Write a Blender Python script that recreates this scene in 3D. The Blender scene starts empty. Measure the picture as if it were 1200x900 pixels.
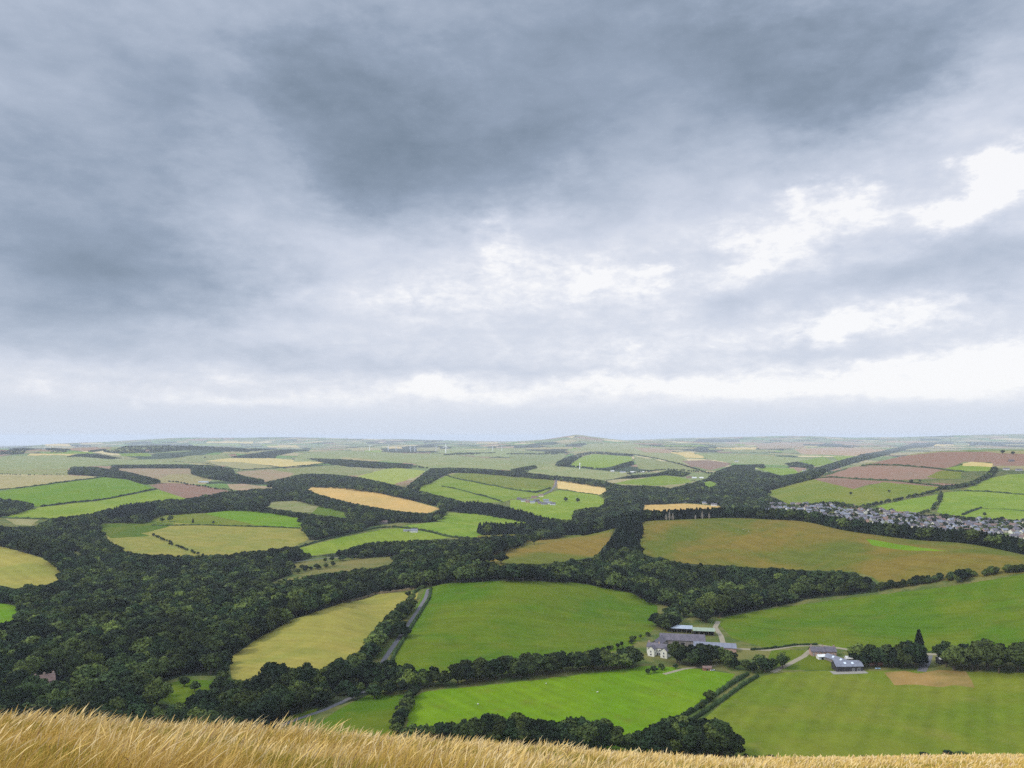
import bpy, math, random
import numpy as np
from mathutils import Vector
from mathutils.geometry import delaunay_2d_cdt
R_ = math.radians
SC = bpy.context.scene
COL = SC.collection
rng = np.random.default_rng(7)
random.seed(7)

# ------------------------------------------------------------ camera
F = 924.0                       # focal length in pixels of the 1200 px wide photograph
PITCH = math.atan(60.5 / F)
CZ = 200.0                      # eye height above the valley floor
cam_d = bpy.data.cameras.new('camera'); cam = bpy.data.objects.new('camera', cam_d); COL.objects.link(cam)
cam_d.sensor_width = 36; cam_d.lens = 36 * F / 1200; cam_d.clip_start = .2; cam_d.clip_end = 90000
cam.location = (0, 0, CZ); cam.rotation_euler = (R_(90) + PITCH, 0, 0)
SC.camera = cam
SC.view_settings.view_transform = 'Standard'; SC.view_settings.look = 'None'
SC.view_settings.gamma = 1; SC.view_settings.use_curve_mapping = False
SC.view_settings.exposure = 0.0
SC.render.engine = 'CYCLES'
cy = SC.cycles
cy.use_denoising = False; cy.max_bounces = 5; cy.diffuse_bounces = 2; cy.glossy_bounces = 1
cy.transmission_bounces = 2; cy.transparent_max_bounces = 4; cy.volume_bounces = 0
cy.use_adaptive_sampling = True; cy.adaptive_threshold = .006

def pdir(px, py):
    px = np.asarray(px, float); py = np.asarray(py, float)
    x = (px - 600) / F; yv = (450 - py) / F
    c, s = math.cos(PITCH), math.sin(PITCH)
    return x, c - s * yv, s + c * yv
def az_slope(px, py):
    X, Y, Z = pdir(px, py)
    return np.arctan2(X, Y), Z / np.hypot(X, Y)
def proj(x, y, z):
    z = z - CZ
    c, s = math.cos(PITCH), math.sin(PITCH)
    yc = y * c + z * s; zc = -y * s + z * c
    yc = np.where(np.abs(yc) < .01, .01, yc)
    return 600 + F * x / yc, 450 - F * zc / yc

# ------------------------------------------------------------ world: sky and clouds
SUN_EL, SUN_AZ = R_(41), R_(-108)       # sun high to the left behind thin cloud
def s2l(c):
    c = c / 255.0
    return c / 12.92 if c <= .04045 else ((c + .055) / 1.055) ** 2.4
def rgb(r, g, b): return (s2l(r), s2l(g), s2l(b), 1)

world = bpy.data.worlds.new('World'); SC.world = world; world.use_nodes = True
wt = world.node_tree; wt.nodes.clear()
def N(t, ty, **kw):
    n = t.nodes.new(ty)
    for k, v in kw.items(): setattr(n, k, v)
    return n
def mth(t, op, a, b=None, c=None, clamp=False):
    n = N(t, 'ShaderNodeMath', operation=op); n.use_clamp = clamp
    for i, v in enumerate((a, b, c)):
        if v is None: continue
        if isinstance(v, (int, float)): n.inputs[i].default_value = v
        else: t.links.new(v, n.inputs[i])
    return n.outputs[0]
def vmth(t, op, a, b=None, c=None):
    n = N(t, 'ShaderNodeVectorMath', operation=op)
    for i, v in enumerate((a, b, c)):
        if v is None: continue
        if isinstance(v, (tuple, list)): n.inputs[i].default_value = v
        else: t.links.new(v, n.inputs[i])
    return n
tc = N(wt, 'ShaderNodeTexCoord')
D = vmth(wt, 'NORMALIZE', tc.outputs['Generated']).outputs[0]
sep = N(wt, 'ShaderNodeSeparateXYZ'); wt.links.new(D, sep.inputs[0])
DX, DY, DZ = sep.outputs
AZ = mth(wt, 'ARCTAN2', DX, DY); EL = mth(wt, 'ARCSINE', DZ)
zc_ = mth(wt, 'ADD', mth(wt, 'MAXIMUM', DZ, 0.0), .10)
plane = N(wt, 'ShaderNodeCombineXYZ')
wt.links.new(mth(wt, 'DIVIDE', DX, zc_), plane.inputs[0]); wt.links.new(mth(wt, 'DIVIDE', DY, zc_), plane.inputs[1])
def wnoise(vec, scale, detail, rough=.55, dist=0.0, off=(0, 0, 0)):
    n = N(wt, 'ShaderNodeTexNoise'); n.inputs['Scale'].default_value = scale
    n.inputs['Detail'].default_value = detail; n.inputs['Roughness'].default_value = rough
    n.inputs['Distortion'].default_value = dist
    v = vmth(wt, 'ADD', vec, off).outputs[0]; wt.links.new(v, n.inputs['Vector'])
    return n
angs = N(wt, 'ShaderNodeCombineXYZ'); wt.links.new(mth(wt, 'MULTIPLY', AZ, 1.0), angs.inputs[0]); wt.links.new(mth(wt, 'MULTIPLY', EL, 2.0), angs.inputs[1])
nw = wnoise(angs.outputs[0], 4.5, 7, .58, .0, (3, 1, 0))
warp = vmth(wt, 'MULTIPLY', vmth(wt, 'SUBTRACT', nw.outputs['Color'], (.5, .5, .5)).outputs[0], (240, 150, 0)).outputs[0]
nwf = wnoise(angs.outputs[0], 22, 6, .62, .0, (7, 2, 0))
warpf = vmth(wt, 'MULTIPLY', vmth(wt, 'SUBTRACT', nwf.outputs['Color'], (.5, .5, .5)).outputs[0], (110, 62, 0)).outputs[0]
UV = N(wt, 'ShaderNodeCombineXYZ')
wt.links.new(mth(wt, 'MULTIPLY', AZ, F), UV.inputs[0]); wt.links.new(mth(wt, 'MULTIPLY', EL, F), UV.inputs[1])
# the warp dies out near the horizon, where clouds are seen edge on
wfac = mth(wt, 'MULTIPLY', EL, 3.2, clamp=True)
wv = N(wt, 'ShaderNodeVectorMath', operation='SCALE'); wt.links.new(warp, wv.inputs[0]); wt.links.new(mth(wt, 'ADD', wfac, .10), wv.inputs['Scale'])
wv2 = N(wt, 'ShaderNodeVectorMath', operation='SCALE'); wt.links.new(warpf, wv2.inputs[0]); wt.links.new(mth(wt, 'ADD', mth(wt, 'MULTIPLY', wfac, .7), .30), wv2.inputs['Scale'])
UVW = vmth(wt, 'ADD', vmth(wt, 'ADD', UV.outputs[0], wv.outputs[0]).outputs[0], wv2.outputs[0]).outputs[0]

# cloud masses: direction, angular size, brightness change (dark bellies and bright breaks)
CLOUDS = [
 (840,455,130,9,+.050),(1080,448,110,12,+.070),(560,460,110,7,+.050),(300,468,140,6,+.035),(1130,425,60,9,+.060),(503,450,20,7,+.080),
 (455,125,120,66,-0.140),(400,195,90,45,-0.100),(560,205,110,55,-0.130),(660,170,80,60,-0.060),(345,85,60,50,-0.050),(560,262,60,26,-0.060),
 (50,320,150,80,-0.170),(210,335,120,50,-0.120),(70,205,90,60,-0.070),(190,190,60,60,-0.060),(20,385,90,22,-0.050),(250,290,60,30,-0.030),
 (700,40,140,50,-0.060),(905,85,90,55,-0.110),(1040,60,110,50,-0.100),(860,30,70,30,-0.050),(985,120,70,40,-0.060),(1180,120,60,60,+0.050),(1085,150,70,35,+0.030),
 (120,30,200,40,-0.020),(800,130,60,60,-0.020),(260,150,40,40,+0.030),(240,60,50,40,+0.020),
 (1135,240,52.5,17.5,+0.145),(1165,218,42.5,15,+0.160),(1195,200,27.5,17.5,+0.116),(1112,236,32.5,11.25,+0.088),(1120,262,22.5,10,+0.072),
 (985,228,27.5,11.25,+0.102),(960,246,37.5,12.5,+0.130),(995,262,17.5,7.5,+0.072),(925,268,35,12.5,+0.109),(893,290,37.5,12.5,+0.116),(862,306,32.5,11.25,+0.102),(828,325,30,10,+0.065),(757,322,15,10,+0.109),(742,334,17.5,7.5,+0.088),(712,345,37.5,15,+0.072),(686,338,17.5,22.5,+0.057),
 (578,306,22.5,13.75,+0.064),(592,320,34,12,+0.047),(560,345,110,26,+0.040),(430,350,80,24,+0.050),(335,350,40,16,+0.040),(640,340,60,20,+0.030),(560,395,120,20,-0.030),
 (1110,300,120,24,-0.080),(980,335,110,24,-0.070),(1170,345,60,30,-0.080),(860,360,40,18,-0.040),(920,410,110,10,-0.080),(1020,420,60,8,-0.060),
 (985,380,37.5,10,+0.102),(1030,374,75,10,+0.072),(950,390,32.5,7.5,+0.057),(1110,372,60,8,+0.050),(738,410,20,9,+0.064),(735,428,20,9,+0.050),
 (440,428,170,13,-0.070),(640,438,100,10,-0.060),(60,418,90,12,-0.040),(300,415,70,10,-0.040),(800,430,50,8,-0.050),(130,448,60,6,-0.030),
 (503,450,27.5,10,+0.053),(512,462,30,5,+0.047),(46,459,11.25,7.5,+0.053),(600,466,20,5,+0.047),(250,470,90,6,+0.030),(165,478,8,4,+0.040),(400,462,50,6,+0.030),
 (820,452,100,7,+0.050),(1060,432,100,15,+0.057),(1150,445,100,15,+0.057),(1175,410,50,10,+0.064),(950,460,90,6,+0.040),(1100,462,60,6,+0.050),(720,450,30,10,+0.030),
 (40,220,280,170,-0.050),(620,120,260,90,-0.040),(120,110,200,60,-0.030),
]
L = None
for (px, py, rx, ry, amp) in CLOUDS:
    a, s = az_slope(px, py); u0, v0 = a * F, math.atan(s) * F
    q = vmth(wt, 'MULTIPLY_ADD', UVW, (1 / rx, 1 / ry, 0), (-u0 / rx, -v0 / ry, 0)).outputs[0]
    q = vmth(wt, 'DOT_PRODUCT', q, q).outputs['Value']
    g = mth(wt, 'POWER', .42, q)
    L = mth(wt, 'MULTIPLY_ADD', g, amp, 0.0 if L is None else L)
# broad gradient with elevation
ev = N(wt, 'ShaderNodeMapRange'); ev.inputs['From Min'].default_value = 0; ev.inputs['From Max'].default_value = .6
wt.links.new(EL, ev.inputs['Value'])
def stops(ramp, lst):
    el = ramp.color_ramp.elements
    while len(el) < len(lst): el.new(.5)
    for e, (p, c) in zip(el, lst):
        e.position = p; e.color = c if isinstance(c, tuple) else (c, c, c, 1)
base = N(wt, 'ShaderNodeValToRGB')
stops(base, [(0, .84), (.045, .87), (.10, .94), (.14, .92), (.22, .90), (.36, .875), (.52, .80), (.70, .735), (.88, .71), (1, .70)])
base.color_ramp.interpolation = 'B_SPLINE'
wt.links.new(ev.outputs[0], base.inputs[0])
L = mth(wt, 'ADD', L, base.outputs[0])
# cloud texture: on the plane of the cloud base, plus finer wisps
n1 = wnoise(plane.outputs[0], .55, 6, .55, .5, (5.2, 1.3, 0))
n2 = wnoise(plane.outputs[0], 1.9, 7, .6, .3, (1.2, 7.3, 0))
n3 = wnoise(angs.outputs[0], 13, 6, .6, .2, (9, 4, 2))
amp1 = mth(wt, 'MULTIPLY', mth(wt, 'SUBTRACT', n1.outputs[0], .5), .12)
amp2 = mth(wt, 'MULTIPLY', mth(wt, 'SUBTRACT', n2.outputs[0], .5), .06)
amp3 = mth(wt, 'MULTIPLY', mth(wt, 'SUBTRACT', n3.outputs[0], .5), .16)
hz = mth(wt, 'MULTIPLY', EL, 13.0, clamp=True)       # the haze near the horizon smooths the texture
L = mth(wt, 'MULTIPLY_ADD', mth(wt, 'ADD', mth(wt, 'ADD', amp1, amp2), amp3), hz, L)
n4 = wnoise(angs.outputs[0], 27, 7, .62, .4, (2, 8, 5))
n5 = wnoise(angs.outputs[0], 70, 5, .6, .3, (4, 3, 1))
brk = N(wt, 'ShaderNodeMapRange', interpolation_type='SMOOTHSTEP'); brk.inputs['From Min'].default_value = .82; brk.inputs['From Max'].default_value = .97; wt.links.new(L, brk.inputs['Value'])
bil = mth(wt, 'ADD', mth(wt, 'MULTIPLY', mth(wt, 'SUBTRACT', n4.outputs[0], .48), .34), mth(wt, 'MULTIPLY', mth(wt, 'SUBTRACT', n5.outputs[0], .5), .16))
L = mth(wt, 'MULTIPLY_ADD', mth(wt, 'MULTIPLY', bil, hz), brk.outputs[0], L)
cr = N(wt, 'ShaderNodeValToRGB')
stops(cr, [(0, rgb(76, 92, 110)), (.40, rgb(99, 114, 132)), (.52, rgb(125, 140, 158)), (.64, rgb(152, 166, 186)),
           (.74, rgb(181, 192, 210)), (.83, rgb(209, 216, 231)), (.92, rgb(233, 236, 245)), (1, rgb(253, 253, 255))])
wt.links.new(L, cr.inputs[0])
# unseen sky overhead and behind the camera, brightened as added light for the ground
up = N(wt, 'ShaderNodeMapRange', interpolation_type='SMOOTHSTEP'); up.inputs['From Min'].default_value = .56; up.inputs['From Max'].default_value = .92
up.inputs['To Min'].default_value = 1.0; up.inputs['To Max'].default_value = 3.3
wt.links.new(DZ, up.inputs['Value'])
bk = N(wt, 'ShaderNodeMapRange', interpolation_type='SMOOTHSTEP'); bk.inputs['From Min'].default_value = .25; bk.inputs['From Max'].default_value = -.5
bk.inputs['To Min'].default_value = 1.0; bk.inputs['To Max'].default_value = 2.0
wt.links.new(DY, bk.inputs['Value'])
sky = N(wt, 'ShaderNodeTexSky', sky_type='NISHITA'); sky.sun_disc = False
sky.sun_elevation = SUN_EL; sky.sun_rotation = SUN_AZ; sky.altitude = 300
bgs = N(wt, 'ShaderNodeBackground'); bgs.inputs[1].default_value = .10; wt.links.new(sky.outputs[0], bgs.inputs[0])
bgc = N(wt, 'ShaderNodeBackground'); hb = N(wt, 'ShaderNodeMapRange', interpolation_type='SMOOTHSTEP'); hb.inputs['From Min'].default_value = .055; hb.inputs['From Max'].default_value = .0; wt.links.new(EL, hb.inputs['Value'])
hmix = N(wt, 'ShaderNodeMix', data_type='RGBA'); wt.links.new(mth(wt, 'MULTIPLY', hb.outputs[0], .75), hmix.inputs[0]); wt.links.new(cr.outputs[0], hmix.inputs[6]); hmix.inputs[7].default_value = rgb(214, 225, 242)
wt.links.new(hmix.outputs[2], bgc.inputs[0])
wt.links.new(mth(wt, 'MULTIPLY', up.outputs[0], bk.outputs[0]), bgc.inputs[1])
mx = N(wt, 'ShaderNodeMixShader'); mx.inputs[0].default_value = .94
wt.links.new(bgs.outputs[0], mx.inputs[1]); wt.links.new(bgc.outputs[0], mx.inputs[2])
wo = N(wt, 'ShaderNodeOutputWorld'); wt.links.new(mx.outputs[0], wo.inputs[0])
world.cycles.sampling_method = 'MANUAL'; world.cycles.sample_map_resolution = 512

sun_d = bpy.data.lights.new('sun', 'SUN'); sun_d.energy = 2.6; sun_d.angle = R_(10); sun_d.color = (1, .95, .87)
sun = bpy.data.objects.new('sun', sun_d); COL.objects.link(sun)
sd = Vector((math.sin(SUN_AZ) * math.cos(SUN_EL), math.cos(SUN_AZ) * math.cos(SUN_EL), math.sin(SUN_EL)))
sun.rotation_euler = sd.to_track_quat('Z', 'Y').to_euler(); sun.location = (0, 0, 600)

# ------------------------------------------------------------ terrain heights
def colaz(px): return np.arctan((np.asarray(px, float) - 600) / F)
def elev_at(px, py, r):
    a, s = az_slope(px, py); return CZ + s * r
def smooth_interp(az, azk, vk):
    t = np.interp(az, azk, np.arange(len(azk))); i = np.clip(np.floor(t).astype(int), 0, len(azk) - 2)
    f = t - i; vk = np.asarray(vk, float)
    m = np.gradient(vk)
    h00 = 2*f**3-3*f**2+1; h10 = f**3-2*f**2+f; h01 = -2*f**3+3*f**2; h11 = f**3-f**2
    return h00*vk[i]+h10*m[i]+h01*vk[i+1]+h11*m[i+1]
def base_elev(r, az=0.):
    def ss(t): t = np.clip(t, 0, 1); return t * t * (3 - 2 * t)
    # the country falls away beyond the first hills on the left
    fall = -190 * ss((-.16 - np.asarray(az)) / .36) * ss((r - 8600) / 6000)
    return fall + 34 * (1 - np.exp(-(np.maximum(r - 1500, 0) / 6500) ** 1.3)) - .87 * r ** 2 / 12742000
# ridges: (column, distance, crest row or None for zero height)
RIDGES = [
 dict(k=[(440,1100,None),(500,1110,668),(568,1150,656),(620,1220,644),(700,1340,627),(760,1390,612),(870,1400,607.5),(920,1370,612),(1000,1260,626.5),(1060,1200,636),(1120,1150,643.5),(1200,1090,656),(1300,1040,672),(1420,1000,None)], wf=250, wb=170),
 dict(k=[(860,2600,None),(900,2800,578),(950,3100,562),(1000,3400,547),(1040,3600,538),(1075,3750,530),(1120,3850,527.5),(1200,3900,526.5),(1350,3900,527),(1600,4200,540),(1800,4500,None)], wf=1100, wb=650),
 dict(k=[(-700,8200,None),(-300,8200,527),(0,8300,528),(60,8300,527),(120,8200,524),(180,8400,523),(260,8600,523.5),(330,8800,527),(400,9000,529),(470,9200,None)], wf=1500, wb=900),
 dict(k=[(-900,20000,None),(-400,20000,524),(20,20000,524),(60,20000,521),(100,20500,518.5),(150,21000,516.5),(210,21500,514),(280,22000,513),(360,22000,512.5),(440,22000,514),(520,22000,516),(600,22000,None)], wf=3500, wb=3500),
 dict(k=[(560,15000,None),(600,15000,518),(640,15000,514.5),(665,15000,510.5),(675,15000,509),(690,15000,511),(730,15200,515),(790,15500,517),(860,15500,None)], wf=2600, wb=2500),
 dict(k=[(700,24000,None),(760,24000,515),(830,24000,512.5),(900,24000,511),(950,24000,511.5),(1000,24000,513),(1080,24000,511),(1150,24000,509),(1250,24000,508),(1700,24000,510),(2400,24000,None)], wf=3800, wb=3000),
]
for rd in RIDGES:
    rd['az'] = colaz([k[0] for k in rd['k']]); rd['R'] = [k[1] for k in rd['k']]
    e = []
    for (px, r, cy_) in rd['k']:
        b = float(base_elev(np.array(float(r)), float(colaz(px))))
        e.append(0 if cy_ is None else max(0, float(elev_at(px, cy_, r)) - b))
    rd['h'] = e
# polar mounds: (column, row, half width in azimuth, half length, height)
BUMPS = [(600, 705, .10, 170, 20), (40, 662, .07, 160, 20), (1150, 700, .10, 120, 6), (380, 735, .06, 110, 8), (250, 660, .18, 260, -14), (300, 610, .10, 250, 12), (430, 580, .08, 350, 20), (100, 575, .10, 400, 22), (560, 570, .09, 350, 14), (380, 720, .06, 110, 6)]
BROW_PX = [-400, 0, 150, 300, 450, 600, 720, 850, 1000, 1200, 1500]
BROW_PY = [850, 854, 861, 870, 877, 886, 891, 895, 892, 888, 884]
BROW_RB = [22, 22, 22, 22, 23, 27, 34, 46, 60, 80, 90]
bz, bs = az_slope(BROW_PX, BROW_PY)
def terrain(x, y):
    x = np.asarray(x, float); y = np.asarray(y, float)
    r = np.hypot(x, y); az = np.arctan2(x, y)
    z = base_elev(r, az)
    for rd in RIDGES:
        Rc = smooth_interp(az, rd['az'], rd['R']); h = np.maximum(smooth_interp(az, rd['az'], rd['h']), 0)
        d = r - Rc; w = np.where(d < 0, rd['wf'], rd['wb'])
        z = z + h * np.exp(-(d / w) ** 2)
    for (px, py, wa, wr, hh) in BUMPS:
        a0, s0 = az_slope(px, py); r0 = -CZ / s0
        z = z + hh * np.exp(-((az - a0) / wa) ** 2 - ((r - r0) / wr) ** 2)
    A = np.clip((r - 1300) / 3000, 0, 1)
    z = z + A * (4.5 * np.sin(x / 210 + 1.3 + .6 * np.sin(y / 300)) * np.sin(y / 330 + .4) + 6 * np.sin(x / 520 + y / 900 + 2.0) + 4 * np.sin(y / 700 - x / 1500))
    A2 = np.clip((r - 5000) / 6000, 0, 1)
    z = z + A2 * (9 * np.sin(x / 1300 + .9) * np.sin(y / 1700 + 2) + 7 * np.sin(x / 800 - y / 1500))
    z = z + 1.2 * np.clip((r - 450) / 300, 0, 1) * (np.sin(x / 61 + 1) * np.sin(y / 47) + .6 * np.sin(x / 33 - y / 29))
    # the grassy hill the camera stands on
    t = -np.interp(az, bz, bs); rb = np.interp(az, bz, BROW_RB)
    k = 1.6 / rb ** 2; s = t - 3.2 / rb
    r1 = np.maximum((.62 - s) / (2 * k), 0)
    rr = np.minimum(r, r1)
    drop = s * rr + k * rr ** 2 + .62 * np.maximum(r - r1, 0)
    w = np.clip((np.abs(az) - .9) / 1.2, 0, 1); w = w * w * (3 - 2 * w)
    drop = drop * (1 - 1.05 * w)
    hill = CZ - 1.6 - drop + .03 * np.sin(x * 1.1) * np.sin(y * .9) * np.clip(r / 5, 0, 1)
    kk = 5.0
    m = np.maximum(z, hill); dlt = np.abs(z - hill)
    zz = m + kk * .25 * np.maximum(1 - dlt / (2 * kk), 0) ** 2
    return np.where(r < 3000, zz, z)
T = lambda x, y: float(terrain(np.array([x]), np.array([y]))[0])

RS = 425 * (1.006 ** np.arange(0, 760)); RS = RS[RS < 42000]
def hit(px, py, rmin=425):
    """where the sight line through a point of the view meets the land: x, y, r"""
    a, s = az_slope(px, py); a = np.atleast_1d(a); s = np.atleast_1d(s)
    rs = RS[RS >= rmin]
    X = np.sin(a)[:, None] * rs; Y = np.cos(a)[:, None] * rs
    dz = terrain(X, Y) - (CZ + s[:, None] * rs)
    hitm = dz >= 0
    i = np.where(hitm.any(1), hitm.argmax(1), len(rs) - 1)
    i0 = np.maximum(i - 1, 0); n = np.arange(len(a))
    d0, d1 = dz[n, i0], dz[n, i]
    f = np.where((d1 - d0) != 0, np.clip(-d0 / np.where(d1 == d0, 1, d1 - d0), 0, 1), 0)
    r = rs[i0] + (rs[i] - rs[i0]) * f
    return np.sin(a) * r, np.cos(a) * r, r
def G(px, py):
    x, y, r = hit([px], [py]); return Vector((float(x[0]), float(y[0]), T(x[0], y[0])))
# visibility: running maximum of the slope of sight along each azimuth
VA = np.linspace(-.72, .72, 900)
vx = np.sin(VA)[:, None] * RS; vy = np.cos(VA)[:, None] * RS
VS = np.maximum.accumulate((terrain(vx, vy) - CZ) / RS, axis=1)
def hidden_by(x, y, z):
    """slope by which the land in front rises above this point (negative = in view)"""
    r = np.hypot(x, y); a = np.arctan2(x, y)
    ia = np.clip(np.round((a + .72) / 1.44 * 899).astype(int), 0, 899)
    ir = np.clip(np.floor(np.log(r / 425 / 1.02) / math.log(1.006)).astype(int), 0, len(RS) - 1)
    return VS[ia, ir] - (z - CZ) / r
def brow_slope(az): return np.interp(az, bz, bs)

# ------------------------------------------------------------ materials
def newmat(name):
    m = bpy.data.materials.new(name); m.use_nodes = True; m.node_tree.nodes.clear(); return m
def finish(m, col, rough=.9, bump=None, spec=.15, bstr=.4, bdist=.3):
    t = m.node_tree
    b = N(t, 'ShaderNodeBsdfPrincipled'); b.inputs['Roughness'].default_value = rough; b.inputs['Specular IOR Level'].default_value = spec
    if isinstance(col, tuple): b.inputs['Base Color'].default_value = (*col[:3], 1)
    else: t.links.new(col, b.inputs['Base Color'])
    if bump is not None:
        bn = N(t, 'ShaderNodeBump'); bn.inputs['Strength'].default_value = bstr; bn.inputs['Distance'].default_value = bdist
        t.links.new(bump, bn.inputs['Height']); t.links.new(bn.outputs[0], b.inputs['Normal'])
    o = N(t, 'ShaderNodeOutputMaterial'); t.links.new(b.outputs[0], o.inputs[0])
    return m
def tnoise(t, vec, scale, detail=4, rough=.55, dist=0.):
    n = N(t, 'ShaderNodeTexNoise'); n.inputs['Scale'].default_value = scale; n.inputs['Detail'].default_value = detail
    n.inputs['Roughness'].default_value = rough; n.inputs['Distortion'].default_value = dist
    if vec is not None: t.links.new(vec, n.inputs['Vector'])
    return n.outputs[0]
def mixc(t, f, a, b, mode='MIX'):
    n = N(t, 'ShaderNodeMix', data_type='RGBA', blend_type=mode)
    for i, v in ((0, f), (6, a), (7, b)):
        if isinstance(v, (int, float)): n.inputs[i].default_value = v
        elif isinstance(v, tuple): n.inputs[i].default_value = (*v[:3], 1)
        else: t.links.new(v, n.inputs[i])
    return n.outputs[2]
def rampf(t, f, lo, hi, a=0., b=1.):
    n = N(t, 'ShaderNodeMapRange', interpolation_type='SMOOTHSTEP')
    for i, v in enumerate((lo, hi, a, b)): n.inputs[i + 1].default_value = v
    t.links.new(f, n.inputs[0]); return n.outputs[0]
def sc(c, k): return tuple(min(1, v * k) for v in c)
def field_mat(name, c1, c2, lum=.12, big=90, ang=None, period=14, stripe=.10, patch=None):
    """a crop or pasture: two tones mixed in broad patches, fine mottle, sowing or mowing lines"""
    m = newmat(name); t = m.node_tree
    g = N(t, 'ShaderNodeNewGeometry'); P = g.outputs['Position']
    f = rampf(t, tnoise(t, P, 1 / big, 5, .6, .6), .36, .64)
    col = mixc(t, f, c1, c2)
    mid = tnoise(t, P, 1 / 17, 5, .65)
    fine = tnoise(t, P, 1 / 2.3, 4, .7)
    k = mth(t, 'ADD', mth(t, 'MULTIPLY', mth(t, 'SUBTRACT', mid, .5), lum * 4), mth(t, 'MULTIPLY', mth(t, 'SUBTRACT', fine, .5), lum * 3))
    if ang is not None:
        sx = N(t, 'ShaderNodeSeparateXYZ'); t.links.new(P, sx.inputs[0])
        ca, sa = math.cos(R_(ang)), math.sin(R_(ang))
        u = mth(t, 'ADD', mth(t, 'MULTIPLY', sx.outputs[0], ca / period), mth(t, 'MULTIPLY', sx.outputs[1], sa / period))
        u = mth(t, 'ADD', u, mth(t, 'MULTIPLY', tnoise(t, P, 1 / 90, 2), .35))
        w = mth(t, 'SINE', mth(t, 'MULTIPLY', u, 6.2832))
        w2 = mth(t, 'SINE', mth(t, 'MULTIPLY', u, 6.2832 * .37))
        amt = rampf(t, tnoise(t, P, 1 / 45, 3), .35, .65, .3, 1.)
        k = mth(t, 'ADD', k, mth(t, 'MULTIPLY', mth(t, 'MULTIPLY', mth(t, 'ADD', w, w2), stripe * .5), amt))
    if patch is not None:
        pf = rampf(t, tnoise(t, P, 1 / 28, 7, .72, 0.), .50, .80, 0., .8)
        col = mixc(t, pf, col, patch)
    hs = N(t, 'ShaderNodeVectorMath', operation='SCALE'); t.links.new(col, hs.inputs[0]); t.links.new(mth(t, 'ADD', k, 1.0), hs.inputs['Scale'])
    return finish(m, hs.outputs[0], .95, mid, .08, .5, 1.2)

# albedos
GB = ((.088, .172, .0025), (.112, .184, .004))      # bright green sward
GM = ((.052, .098, .0025), (.085, .108, .005))     # mid green pasture
GY = ((.090, .122, .007), (.125, .135, .012))      # yellow green
GL = ((.120, .182, .009), (.160, .205, .018))      # light green
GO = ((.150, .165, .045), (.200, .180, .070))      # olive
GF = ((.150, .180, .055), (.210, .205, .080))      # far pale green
TN = ((.260, .215, .090), (.220, .200, .075))      # tan
GD = ((.150, .105, .017), (.085, .098, .011))      # golden brown hill
PG = ((.215, .180, .036), (.170, .165, .030))      # pale gold
OR = ((.480, .280, .085), (.420, .260, .080))      # ripe orange
WH = ((.480, .340, .120), (.420, .320, .110))      # wheat
BR = ((.200, .112, .072), (.185, .118, .075))      # red brown soil
PB = ((.290, .180, .105), (.240, .180, .085))      # pinkish brown
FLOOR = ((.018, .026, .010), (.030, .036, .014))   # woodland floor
ROUGH = ((.14, .12, .035), (.075, .095, .020))

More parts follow.
